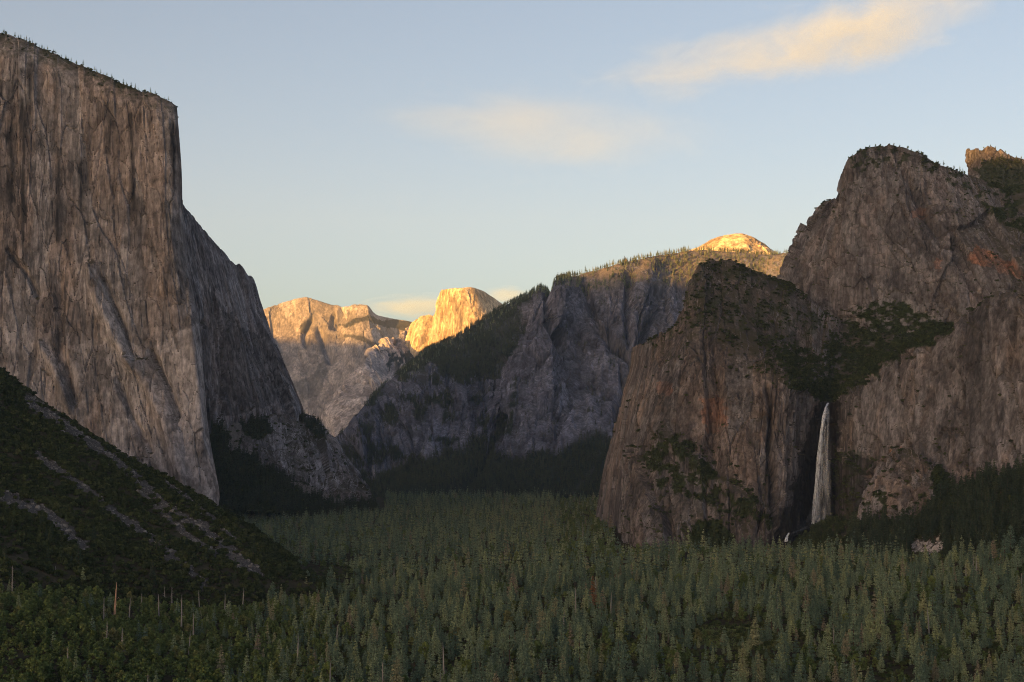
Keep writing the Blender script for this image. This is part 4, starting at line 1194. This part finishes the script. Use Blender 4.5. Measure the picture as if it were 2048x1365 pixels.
MARKS = [(0, 110, 'by the left edge of the photo'), (110, 215, 'below the lower scree chute'), (215, 330, 'around the orange bare trunk'), (330, 450, 'under the prow of the monolith'),
         (450, 600, 'below the toe of the brushy slope'), (600, 750, 'below the bare far mountain'), (750, 880, 'just left of straight below the half dome'), (880, 1010, 'straight below the half dome'),
         (1010, 1120, 'below the ridge beside the half dome'), (1120, 1250, 'below the rusty dead conifer'), (1250, 1390, 'below the left edge of the brown cliffs'), (1390, 1540, 'around the small meadow'),
         (1540, 1700, 'below the waterfall'), (1700, 1850, 'below the rounded buttress'), (1850, 1960, 'below the pale rockfall'), (1960, 2100, 'by the right edge of the photo')]
def mark(x):
    for x0, x1, t in MARKS:
        if x < x1: return t
    return MARKS[-1][2]
CROWN = ['full coned', 'tall spired', 'broad skirted', 'ragged topped', 'short stout', 'high crowned', 'slender']
def rank(Y): return 'in the front row' if Y < 930 else ('in the second rank' if Y < 1040 else 'a few ranks back')
def tone(h): return 'towering' if h > 0.72 else ('big' if h > 0.61 else ('middling' if h > 0.48 else 'small'))
for i in con_one:
    k = int(RNG.integers(0, len(CONM)))
    plant('conifer_tree', CONM[k], FP[i], hs[i] * RNG.uniform(.95, 1.05), RNG.random() * 6.28,
          '%s %s conifer %s, %s' % (tone(hs[i]), CROWN[k], rank(FP[i, 1]), mark(px[i])), 'conifer', 'conifers at the front of the valley forest')
OAKC = ['round', 'spreading', 'low', 'upright']
for i in oak_one:
    k = int(RNG.integers(0, len(BROM)))
    plant('oak_tree', BROM[k], FP[i], hs[i] * RNG.uniform(.9, 1.15), RNG.random() * 6.28,
          '%s %s leafy oak %s, %s' % ('big' if hs[i] > 0.8 else ('middling' if hs[i] > 0.6 else 'small'), OAKC[k], rank(FP[i, 1]), mark(px[i])), 'oak', 'oaks among the front conifers')

# ---- dead standing trunks
def on_ground(pxx, Y):
    x = (pxx - 1024) / F * Y * 1.0
    return np.array((x, Y, float(ground_z(np.array([x]), np.array([float(Y)]))[0]) - 0.3))

snags = [(20, 1500, 0, 1.0), (62, 1480, 3, 1.05), (33, 1350, 3, 0.9), (118, 1450, 0, 0.8), (125, 1500, 2, 0.9), (142, 1480, 1, 0.8), (152, 1520, 1, 0.95), (160, 1500, 0, 0.9), (172, 1540, 2, 1.0), (195, 1540, 0, 0.8),
         (205, 1500, 1, 0.9), (215, 1300, 3, 0.8), (222, 1150, 3, 0.75), (265, 1330, 2, 0.9), (290, 1400, 0, 0.7), (252, 1120, 3, 0.8), (335, 1500, 3, 0.8), (350, 1500, 3, 0.85), (369, 1350, 1, 0.95), (325, 1400, 2, 0.9),
         (385, 1200, 2, 0.8), (393, 1300, 0, 0.8), (405, 1500, 2, 0.9), (455, 1480, 0, 0.8), (490, 1560, 2, 0.9), (305, 950, 3, 0.85), (145, 1020, 3, 0.7), (600, 1150, 2, 1.0), (676, 1250, 2, 0.9), (790, 1750, 0, 1.0), (890, 1100, 2, 1.05),
         (880, 1000, 2, 0.8), (665, 1000, 0, 0.9), (768, 1020, 3, 0.9), (825, 950, 2, 0.8), (1125, 1350, 2, 0.9), (1150, 1500, 0, 0.95), (1165, 2700, 0, 1.1), (1220, 1500, 2, 0.9), (1190, 1650, 1, 0.8), (1260, 2250, 3, 0.8),
         (1550, 1450, 0, 0.8), (1940, 1650, 3, 1.0), (1946, 1640, 1, 0.9), (1925, 1600, 0, 0.8), (2035, 1500, 3, 0.9), (1760, 1350, 2, 0.8), (1660, 1250, 2, 0.8), (1850, 1300, 2, 0.9)]
for j, (sx, Y, k, s) in enumerate(snags):
    L = '%s %s %s, %s' % ('tall' if s > 0.88 else 'short', ['stubby grey snag', 'branchy pale snag', 'bare leaning snag', 'bristly grey snag'][k],
                          'low down' if Y < 1200 else ('midway up' if Y < 1460 else 'far back'), mark(sx))
    plant('dead_snag', SNGM[k], on_ground(sx, Y), s, j * 1.7, L, 'snag', 'dead snags standing in the forest', 'branch_whorls')
RED = snag(46, 30, 5, 0.05, 0.95)
REDM = (RED[0].mesh('snag_trunk', M['redwood']), RED[1].mesh('snag_stubs', M['redwood']))
plant('dead_snag', REDM, on_ground(236, 1330), 1.12, 0.0, 'tall bare orange brown trunk without branches, lower left below the scree', 'snag', None, 'stubs')
RUST = conifer(7, 34, 4.2, 0.12, 15, 6, 0.8, 0.35)
plant('dead_conifer', (CONM[0][0], RUST[1].mesh('rusty_crown', M['needles_dead'])), on_ground(1184, 1560), 1.0, 0.4, 'rusty brown dead conifer standing alone among green ones, centre right', 'conifer', None)

# ================================================================== BRUSH AND TREES ON THE SLOPES
rg = np.random.default_rng(77)
def sizes(n, a, b): return rg.uniform(a, b, n) * rg.uniform(0.8, 1.1, n)

m = (1 - talus.attr['scree']) * talus.front_rows[:, None]
xx, yy = talus.P[..., 0], talus.P[..., 1]
m = m * (0.25 + 0.75 * (fbm(xx / 30, yy / 30, 0 * xx, 3, 12) > -0.25)) + 0.02 * talus.attr['scree']
p = talus.scatter(0.05, np.clip(m, 0, 1), rg)
a_, b_ = project(p); p = p[(a_ > -60) & (a_ < 760)]
hb = rg.random(len(p)) < 0.35
instancer('hillside_brush', p[hb], sizes(int(hb.sum()), 0.9, 2.2), PC['shrub'], 'olive brush covering the talus slope at left', 'brush', rg)
instancer('dark_hillside_brush', p[~hb], sizes(int((~hb).sum()), 0.9, 2.4), PC['dark_shrub'], 'dark green live oak scrub covering the talus slope at left', 'brush', rg)
p = talus.scatter(0.0011, np.clip(m, 0, 1), rg)
instancer('hillside_oaks', p, sizes(len(p), 0.35, 0.7), PC['dark_oak'], 'low oaks dotted over the brushy talus slope', 'brush', rg)
p = talus.scatter(0.0012, np.clip(m, 0, 1) * (talus.qrg > 0.8) * (talus.qrg < 1.9), rg)
p = p[rg.random(len(p)) < 0.5]
instancer('hillside_conifers', p, sizes(len(p), 0.3, 0.6), PC['dark_conifer'], 'small conifers at the bottom of the talus slope', 'forest', rg)
# loose boulders on the chutes
def rock(seed):
    g = np.random.default_rng(seed)
    v = []
    for i in range(3):
        for j in range(6):
            th = (i + 0.7) / 3.4 * math.pi; ph = j / 6 * 6.283 + i * .5
            v.append(np.array((math.sin(th) * math.cos(ph), math.sin(th) * math.sin(ph), math.cos(th) * .7)) * g.uniform(.65, 1.15))
    f = []
    for i in range(2):
        for j in range(6):
            a, b = i * 6 + j, i * 6 + (j + 1) % 6
            f += [(a, a + 6, b), (b, a + 6, b + 6)]
    f += [(0, 1, 2), (0, 2, 3), (0, 3, 4), (0, 4, 5)]
    me = bpy.data.meshes.new('boulder'); set_mesh(me, np.array(v), np.array(f)); me.materials.append(M['boulder'])
    return me
M['boulder'] = plain_mat('granite_boulder', (0.10, 0.092, 0.088), (0.30, 0.28, 0.265), 0.35)
c = bpy.data.collections.new('boulder')
for i in range(4): c.objects.link(bpy.data.objects.new('boulder_source', rock(i)))
PC['boulder'] = c
M['pale_boulder'] = plain_mat('fresh_granite_boulder', (0.30, 0.27, 0.255), (0.52, 0.48, 0.46), 0.35)
c = bpy.data.collections.new('pale_boulder')
for i in range(4):
    me = rock(i + 10); me.materials.clear(); me.materials.append(M['pale_boulder'])
    c.objects.link(bpy.data.objects.new('pale_boulder_source', me))
PC['pale_boulder'] = c
p = talus.scatter(0.05, talus.attr['scree'], rg)
instancer('scree_boulders', p, rg.pareto(2.6, len(p)).clip(0, 4) * 0.9 + 0.5, PC['boulder'], 'grey scree boulders in the chutes of the talus slope', 'scree', rg)
p = apron.scatter(0.12, apron.attr['scree'], rg)
instancer('rockfall_boulders', p, rg.pareto(2.6, len(p)).clip(0, 4) * 0.9 + 0.6, PC['pale_boulder'], 'pale rockfall boulders showing through the forest at right', 'scree', rg)

# cliffs around the fall
p = lowcliff.scatter(0.03, lowcliff.shrub, rg)
a_, b_ = project(p); p = p[(a_ > 1180) & (a_ < 2100)]
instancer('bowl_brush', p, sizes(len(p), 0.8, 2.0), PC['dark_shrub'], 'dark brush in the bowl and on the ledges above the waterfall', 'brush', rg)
p = lowcliff.scatter(0.0035, (lowcliff.shrub > 0.6) * 1.0, rg)
a_, b_ = project(p); p = p[(a_ > 1180) & (a_ < 2100)]
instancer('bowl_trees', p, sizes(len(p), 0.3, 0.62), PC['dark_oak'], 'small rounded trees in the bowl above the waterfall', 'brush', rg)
p = peak.scatter(0.022, peak.shrub, rg)
a_, b_ = project(p); p = p[(a_ > 1540) & (a_ < 2110)]
instancer('peak_brush', p, sizes(len(p), 0.7, 1.9), PC['dark_shrub'], 'brush and stunted trees on the ledges of the brown peak', 'brush', rg)
p = tower.scatter(0.02, tower.shrub, rg)
instancer('tower_brush', p, sizes(len(p), 0.8, 2.0), PC['dark_shrub'], 'brush below the small tower at far right', 'brush', rg)
p = np.concatenate([butt.scatter(0.02, butt.attr['veg'], rg), butt.scatter(0.0012, 1 - butt.attr['veg'], rg)])
instancer('buttress_brush', p, sizes(len(p), 0.8, 2.2), PC['dark_shrub'], 'brush around the rounded grey buttress', 'brush', rg)
# apron forest: darker foliage colours stand in for the shade on this slope
am = (1 - apron.attr['scree']) * apron.front_rows[:, None] * (1 - ((apron.px > 1820) & (apron.px < 1890) & (apron.py > 1085)))
p = apron.scatter(0.009, am * (apron.px > 1700), rg)
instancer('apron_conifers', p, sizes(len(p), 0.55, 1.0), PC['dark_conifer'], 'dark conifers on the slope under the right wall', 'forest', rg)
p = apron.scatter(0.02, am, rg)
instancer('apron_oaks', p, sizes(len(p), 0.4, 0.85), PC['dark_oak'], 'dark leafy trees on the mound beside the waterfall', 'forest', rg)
# foot of the monolith
lm = lower.attr['veg'] * lower.front_rows[:, None]
p = lower.scatter(0.012, np.clip(lm, 0, 1), rg)
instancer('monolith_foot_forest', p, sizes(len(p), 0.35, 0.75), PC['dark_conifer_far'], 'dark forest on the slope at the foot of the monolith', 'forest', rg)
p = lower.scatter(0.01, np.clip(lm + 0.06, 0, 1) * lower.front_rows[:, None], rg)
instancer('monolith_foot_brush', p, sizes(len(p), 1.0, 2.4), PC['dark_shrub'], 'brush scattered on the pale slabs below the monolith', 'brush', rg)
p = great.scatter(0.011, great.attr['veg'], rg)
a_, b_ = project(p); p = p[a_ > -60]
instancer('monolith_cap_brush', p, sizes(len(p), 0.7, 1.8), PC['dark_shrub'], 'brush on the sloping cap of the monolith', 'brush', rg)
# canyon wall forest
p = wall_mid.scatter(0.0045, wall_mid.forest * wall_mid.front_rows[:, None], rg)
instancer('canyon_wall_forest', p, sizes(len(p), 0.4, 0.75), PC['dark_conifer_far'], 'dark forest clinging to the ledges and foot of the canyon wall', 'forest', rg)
p = wall_mid.scatter(0.0030, wall_mid.rim, rg)
a_, b_ = project(p)
q = (a_ > 800) & (a_ < 1640) & ((a_ > 1120) | (rg.random(len(a_)) < 0.3)) & (fbm(p[:, 0] / 60, p[:, 1] / 60, 0 * p[:, 0], 3, 55) > -0.3)
p, a_, b_ = p[q], a_[q], b_[q]
rs = sizes(len(p), 0.35, 0.78)
hi = np.argsort(b_ - np.interp(a_, [838, 920, 1000, 1092, 1165, 1220, 1285, 1345, 1420, 1530, 1600], [712, 670, 620, 571, 546, 531, 517, 504, 500, 512, 505]) + 12.0 * rg.random(len(p)))[:190]
sel = np.zeros(len(p), bool); sel[hi] = True
instancer('rim_forest', p[~sel], rs[~sel], PC['conifer_far'], 'pine forest along the rim below the lit dome', 'forest', rg)
LOM = [(a.mesh('pine_trunk', M['bark']), b.mesh('pine_crown', M['needles'])) for a, b in CON_LO]
for i in hi:
    rows_ = [(900, 'on the ridge below the half dome'), (950, 'on the ridge hiding the foot of the half dome'), (1000, 'where the ridge crosses the half dome'), (1040, 'just right of the half dome'), (1075, 'above the shadowed gully'), (1110, 'on the brow of the prow'),
             (1150, 'above the tall central cliff'), (1200, 'where the lit rim begins'), (1250, 'on the lit rim above the couloir'), (1300, 'on the lit rim at mid length'), (1350, 'on the lit rim nearing the dome'), (1400, 'at the left foot of the lit dome'), (1460, 'below the lit dome'), (1540, 'at the right foot of the lit dome'), (3000, 'between the lit dome and the brown peak')]
    w_ = next(t for x, t in rows_ if a_[i] < x)
    kk = int(rg.integers(0, 4))
    plant('rim_pine', LOM[kk], p[i], rs[i], rg.random() * 6.28,
          '%s %s pine on the skyline %s' % ('tall' if rs[i] > 0.6 else ('middling' if rs[i] > 0.46 else 'small'), ['full', 'spired', 'stout', 'ragged'][kk], w_), 'pine', 'pines along the skyline rim')
# skyline trees on the monolith, the peak and the tower
def skyline(r_, row, xs, s0, s1, lab, grp, zones, oak=False):
    j = np.argmin(np.abs(r_.qr - row))
    a2, b2 = project(r_.P[j])
    for xk in xs:
        i = int(np.argmin(np.abs(a2 - xk)))
        src = BROM if oak else LOM
        plant('rim_tree', src[int(rg.integers(0, 4))], r_.P[j, i] + np.array((0, 0, -0.6)), rg.uniform(s0, s1), rg.random() * 6.28, lab % ('%s' % next(t for x, t in zones if xk < x)), 'tree', grp)
MZ = [(20, 'at the left edge of the photo'), (45, 'just in from the left edge'), (70, 'above the pale block'), (90, 'past the pale block'), (115, 'high on the slope'), (140, 'a third of the way down'), (170, 'above the orange streaks'), (210, 'halfway down the rim'),
      (240, 'past the halfway point'), (265, 'two thirds down the rim'), (295, 'nearing the brow'), (325, 'just short of the brow'), (999, 'at the brow above the prow')]
PZ = [(1702, 'at the left brow'), (1712, 'just inside the left brow'), (1730, 'climbing to the summit'), (1745, 'left of the summit'), (1756, 'close left of the top'), (1770, 'at the very top'), (1795, 'right of the summit'), (1810, 'starting down the right side'), (1819, 'on the upper right side'),
      (1830, 'below the upper right side'), (1840, 'on the right side bend'), (1860, 'below the bend'), (1875, 'at mid right shoulder'), (1879, 'beside the mid shoulder pine'), (1885, 'past mid shoulder'), (1892, 'on the lower right shoulder'), (1899, 'low on the right shoulder'), (1905, 'lower still on the shoulder'),
      (1912, 'two from the notch'), (1918, 'nearing the notch'), (1921, 'before the notch'), (1924, 'above the notch'), (1928, 'beside the notch'), (9999, 'in the notch by the tower')]
TZ = [(1975, 'left end'), (1985, 'left of centre'), (2000, 'centre'), (2020, 'right of centre'), (2038, 'near the right edge of the photo'), (9999, 'at the right edge of the photo')]
skyline(great, 7.05, [5, 8, 13, 30, 36, 41, 48, 52, 58, 66, 72, 78, 84, 89, 95, 108, 112, 124, 131, 136, 142, 152, 166, 189, 193, 201, 207, 213, 224, 233, 238, 247, 252, 263, 270, 277, 291, 300, 311, 318, 329, 337], 0.22, 0.42, 'small dark tree on the monolith rim, %s', 'monolith rim trees', MZ)
skyline(great, 7.05, [11, 61, 152, 223, 248, 290], 0.4, 0.6, 'bushy tree on the monolith rim, %s', 'bushy monolith rim trees', MZ, oak=True)
skyline(peak, 4.02, [1697, 1705, 1722, 1739, 1752, 1760, 1788, 1800, 1815, 1822, 1836, 1843, 1876, 1880, 1895, 1902, 1915, 1922, 1929], 0.25, 0.5, 'bushy tree on the brown peak, %s', 'peak skyline trees', PZ, oak=True)
skyline(peak, 4.02, [1873, 1888, 1908, 1920, 1926], 0.28, 0.45, 'small pine on the brown peak, %s', 'peak shoulder pines', PZ)
skyline(tower, 3.05, [1968, 1981, 1990, 2010, 2033, 2042], 0.3, 0.5, 'small tree on the square tower, %s', 'tower crest trees', TZ, oak=True)

# meadow clearing
def meadow_patch():
    cxy = on_ground(1465, 1345)
    g = np.random.default_rng(4)
    n = 2600
    a = g.random(n) * 6.283; q = np.sqrt(g.random(n))
    x = cxy[0] + 42 * q * np.cos(a); y = cxy[1] + 75 * q * np.sin(a)
    z = ground_z(x, y)
    me = bpy.data.meshes.new('meadow_grass')
    V, Fc = [], []
    for i in range(n):
        for k in range(4):
            b = g.random() * 6.28; w = 0.5; h = g.uniform(.5, 1.3)
            o = np.array((x[i], y[i], z[i])) + np.array((g.normal(0, .8), g.normal(0, .8), 0))
            m0 = len(V)
            V += [o + (w * math.cos(b), w * math.sin(b), 0), o - (w * math.cos(b), w * math.sin(b), 0), o + (g.normal(0, .2), g.normal(0, .2), h)]
            Fc.append((m0, m0 + 1, m0 + 2))
    set_mesh(me, np.array(V), np.array(Fc))
    M['grass'] = leaf_mat('meadow_grass', [(0, (0.16, 0.20, 0.075)), (1, (0.16, 0.20, 0.075))], 0.3)
    link('meadow_grass', me, M['grass'], None, 'small bright green meadow in a clearing at lower right', 'meadow', 'stuff')
meadow_patch()

# ================================================================== WATERFALL
def water_mat(name, alpha_lo, alpha_hi, s):
    T = NT(name)
    tc = T.n('ShaderNodeTexCoord').outputs['Object']
    st = T.noise(tc, (1 / (1.4 * s), 1 / (1.4 * s), 1 / (26 * s)), 5, 0.65, 0.3)
    big = T.noise(tc, (1 / (7 * s), 1 / (7 * s), 1 / (30 * s)), 3, 0.6)
    a = T.ramp(T.math('ADD', T.math('MULTIPLY', st, 0.6), T.math('MULTIPLY', big, 0.4)), 0.4, 0.62, alpha_lo, alpha_hi)
    d = T.n('ShaderNodeBsdfDiffuse'); d.inputs['Color'].default_value = (0.86, 0.9, 0.97, 1)
    tl = T.n('ShaderNodeBsdfTranslucent'); tl.inputs['Color'].default_value = (0.86, 0.9, 0.97, 1)
    m1 = T.n('ShaderNodeMixShader'); m1.inputs[0].default_value = 0.35
    T.l(d.outputs[0], m1.inputs[1]); T.l(tl.outputs[0], m1.inputs[2])
    tr = T.n('ShaderNodeBsdfTransparent')
    m2 = T.n('ShaderNodeMixShader'); T.l(a, m2.inputs[0])
    T.l(tr.outputs[0], m2.inputs[1]); T.l(m1.outputs[0], m2.inputs[2])
    T.l(m2.outputs[0], T.out.inputs[0])
    return T.m
M['water'] = water_mat('falling_water', 0.0, 0.42, 0.8)
M['spray'] = water_mat('drifting_spray', 0.0, 0.13, 2.5)
M['core'] = water_mat('bright_falling_water', 0.15, 0.85, 0.7)
M['rapid'] = water_mat('white_rapid', 0.15, 0.7, 0.6)

def strands(name, path, n, seed, wmin, wmax, mat, parent, core=1.0, taper=0.5):
    """many falling streamers round a curved path: path = (px, py, Y, half width px)"""
    g = np.random.default_rng(seed)
    K = len(path)
    q = np.linspace(0, K - 1, 34)
    A = pchip(np.array([np.append(at(p[0], p[1], p[2]), p[3] * p[2] / F) for p in path]), q)
    V, Fc = [], []
    for i in range(n):
        a = g.normal(0, 0.42) * core; dpt = g.normal(0, 0.3)
        t0 = 0.0 if i < n * taper else g.uniform(0, 0.75); t1 = min(1.0, t0 + g.uniform(0.3, 0.9)) if i >= n * 0.35 else g.uniform(0.75, 1.0)
        j0, j1 = int(t0 * 33), max(int(t1 * 33), int(t0 * 33) + 3)
        w = g.uniform(wmin, wmax)
        ks = list(range(j0, min(j1, 33) + 1))
        m0 = len(V)
        for k in ks:
            f = k / 33
            c = A[k, :3] + np.array((a * A[k, 3] + 0.5 * math.sin(k * .7 + i), dpt * A[k, 3], 0))
            e = math.sin(math.pi * min(1, max(0.04, (k - j0 + .6) / (len(ks) + .2)))) ** 0.5
            hw = w * e * (0.4 + 0.9 * f)
            V += [c + (-hw, 0.25 * hw, 0), c + (0, -0.5 * hw, 0), c + (hw, 0.25 * hw, 0)]
        for k in range(len(ks) - 1):
            b = m0 + 3 * k
            Fc += [(b, b + 1, b + 4, b + 3), (b + 1, b + 2, b + 5, b + 4)]
    me = bpy.data.meshes.new(name); set_mesh(me, np.array(V), np.array(Fc))
    me.attributes.remove(me.attributes['sharp_face'])
    return link(name, me, mat, parent)

fall = bpy.data.objects.new('waterfall', None)
fall['label'] = 'tall thin white waterfall dropping through the dark alcove at right'
fall['category'] = 'waterfall'
COL.objects.link(fall)
FY = 2660
strands('main_stream', [(1656, 806, FY + 60, 2.5), (1653, 815, FY + 20, 3), (1647, 850, FY, 3.6), (1642, 900, FY - 5, 4.8), (1638, 960, FY - 10, 6.6), (1635, 1010, FY - 15, 8.6), (1631, 1050, FY - 20, 9.5)], 90, 1, 0.3, 0.9, M['water'], fall)
strands('bright_core', [(1656, 806, FY + 60, 1.8), (1652, 815, FY + 15, 2.0), (1645, 850, FY - 6, 2.4), (1639, 900, FY - 10, 2.8), (1634, 960, FY - 16, 3.4), (1630, 1010, FY - 20, 4.4), (1627, 1048, FY - 24, 5.5)], 80, 2, 0.35, 0.9, M['core'], fall, 0.9)
strands('spray_veil', [(1656, 808, FY + 40, 2), (1654, 850, FY + 5, 5), (1651, 920, FY, 9), (1647, 980, FY - 5, 13), (1641, 1030, FY - 10, 20), (1630, 1056, FY - 20, 32)], 110, 3, 1.0, 3.0, M['spray'], fall, 1.0, 0.25)
strands('stream_run', [(1632, 1046, FY - 25, 6), (1616, 1054, FY - 60, 7), (1598, 1062, FY - 120, 6), (1582, 1068, FY - 170, 5)], 20, 4, 0.9, 1.8, M['spray'], fall, 0.8)
strands('upper_cascade', [(1578, 1066, 2400, 2.0), (1574, 1074, 2396, 3.0), (1572, 1084, 2390, 4.5)], 34, 5, 0.5, 1.1, M['rapid'], fall, 0.8)
strands('lower_cascade', [(1547, 1093, 2330, 2.0), (1546, 1100, 2326, 2.6), (1545, 1108, 2322, 3.2)], 30, 6, 0.5, 1.0, M['rapid'], fall, 0.8)

# ================================================================== CLOUDS (above the haze)
def cloud_mat(name, dens, scale, seed, lo, hi, col=(0.84, 1.0, 0.9)):
    T = NT(name)
    tc = T.n('ShaderNodeTexCoord').outputs['Object']
    ad = T.n('ShaderNodeVectorMath', operation='ADD'); T.l(tc, ad.inputs[0]); ad.inputs[1].default_value = (seed, seed * 1.7, -seed)
    n = T.noise(ad.outputs[0], scale, 5, 0.55, 0.6)
    ln = T.n('ShaderNodeVectorMath', operation='LENGTH'); T.l(tc, ln.inputs[0])
    fall_ = T.ramp(ln.outputs['Value'], 0.15, 0.98, 1.0, 0.0)
    e = T.math('SUBTRACT', T.math('ADD', T.math('MULTIPLY', fall_, 0.55), n), 0.55)
    d = T.math('MULTIPLY', T.ramp(e, lo, hi), dens)
    v = T.n('ShaderNodeVolumePrincipled')
    v.inputs['Color'].default_value = tuple(col) + (1,)
    v.inputs['Anisotropy'].default_value = 0.0
    T.l(d, v.inputs['Density'])
    T.l(v.outputs[0], T.out.inputs['Volume'])
    return T.m

def cloud(name, px, py, Y, half_w, half_h, half_d, roll, mat, label):
    V, Fc = [], []
    R_, C_ = 10, 18
    for i in range(R_ + 1):
        th = math.pi * i / R_
        for j in range(C_):
            ph = 2 * math.pi * j / C_
            V.append((math.sin(th) * math.cos(ph), math.sin(th) * math.sin(ph), math.cos(th)))
    for i in range(R_):
        for j in range(C_):
            Fc.append((i * C_ + j, (i + 1) * C_ + j, (i + 1) * C_ + (j + 1) % C_, i * C_ + (j + 1) % C_))
    me = bpy.data.meshes.new(name); set_mesh(me, np.array(V), np.array(Fc))
    o = link(name, me, mat, None, label, 'cloud', None, 'thin evening clouds')
    o.location = at(px, py, Y)
    k = Y / F
    o.scale = (half_w * k, half_d, half_h * k)
    o.rotation_euler = (0, -math.radians(roll), 0)
    return o
cloud('cloud', 1720, 62, 17000, 430, 120, 1100, 13, cloud_mat('cloud_bright', 0.0008, (3.6, 1.4, 2.0), 3.1, 0.08, 0.75), 'bright yellow streak of cloud at upper right')
cloud('cloud', 1450, 125, 17500, 420, 95, 900, 10, cloud_mat('cloud_thin', 0.00045, (4.0, 1.4, 2.6), 8.4, 0.10, 0.7), 'thin pale wisp trailing left of the bright upper cloud')
cloud('cloud', 1085, 262, 23000, 420, 115, 1300, -3, cloud_mat('cloud_mid', 0.0002, (2.4, 1.3, 1.7), 5.7, 0.0, 0.7), 'faint peach cloud bank in mid sky above the half dome')
cloud('cloud', 835, 614, 48000, 130, 26, 2500, 2, cloud_mat('cloud_low', 0.00022, (2.0, 1.2, 2.6), 1.3, -0.1, 0.5), 'low flat cream cloud just left of the half dome summit')
cloud('cloud', 1015, 592, 50000, 60, 15, 2500, 0, cloud_mat('cloud_low_small', 0.00022, (1.5, 1.2, 2.2), 6.6, -0.1, 0.5), 'small flat cream cloud right of the half dome summit')

# ================================================================== AIR
def build_haze():
    x0, x1, y0, y1, z0, z1 = -26000, 17000, -26000, 19800, -600, 2900
    V = [(x, y, z) for z in (z0, z1) for y in (y0, y1) for x in (x0, x1)]
    Fc = [(0, 2, 3, 1), (4, 5, 7, 6), (0, 1, 5, 4), (2, 6, 7, 3), (0, 4, 6, 2), (1, 3, 7, 5)]
    me = bpy.data.meshes.new('haze'); set_mesh(me, np.array(V, float), np.array(Fc))
    T = NT('thin_haze')
    v = T.n('ShaderNodeVolumePrincipled')
    v.inputs['Color'].default_value = (0.72, 0.86, 1.0, 1)
    v.inputs['Density'].default_value = 1.45e-5
    v.inputs['Anisotropy'].default_value = 0.0
    T.l(v.outputs[0], T.out.inputs['Volume'])
    link('haze', me, T.m, None, 'thin blue evening haze filling the valley', 'haze', 'stuff')
build_haze()
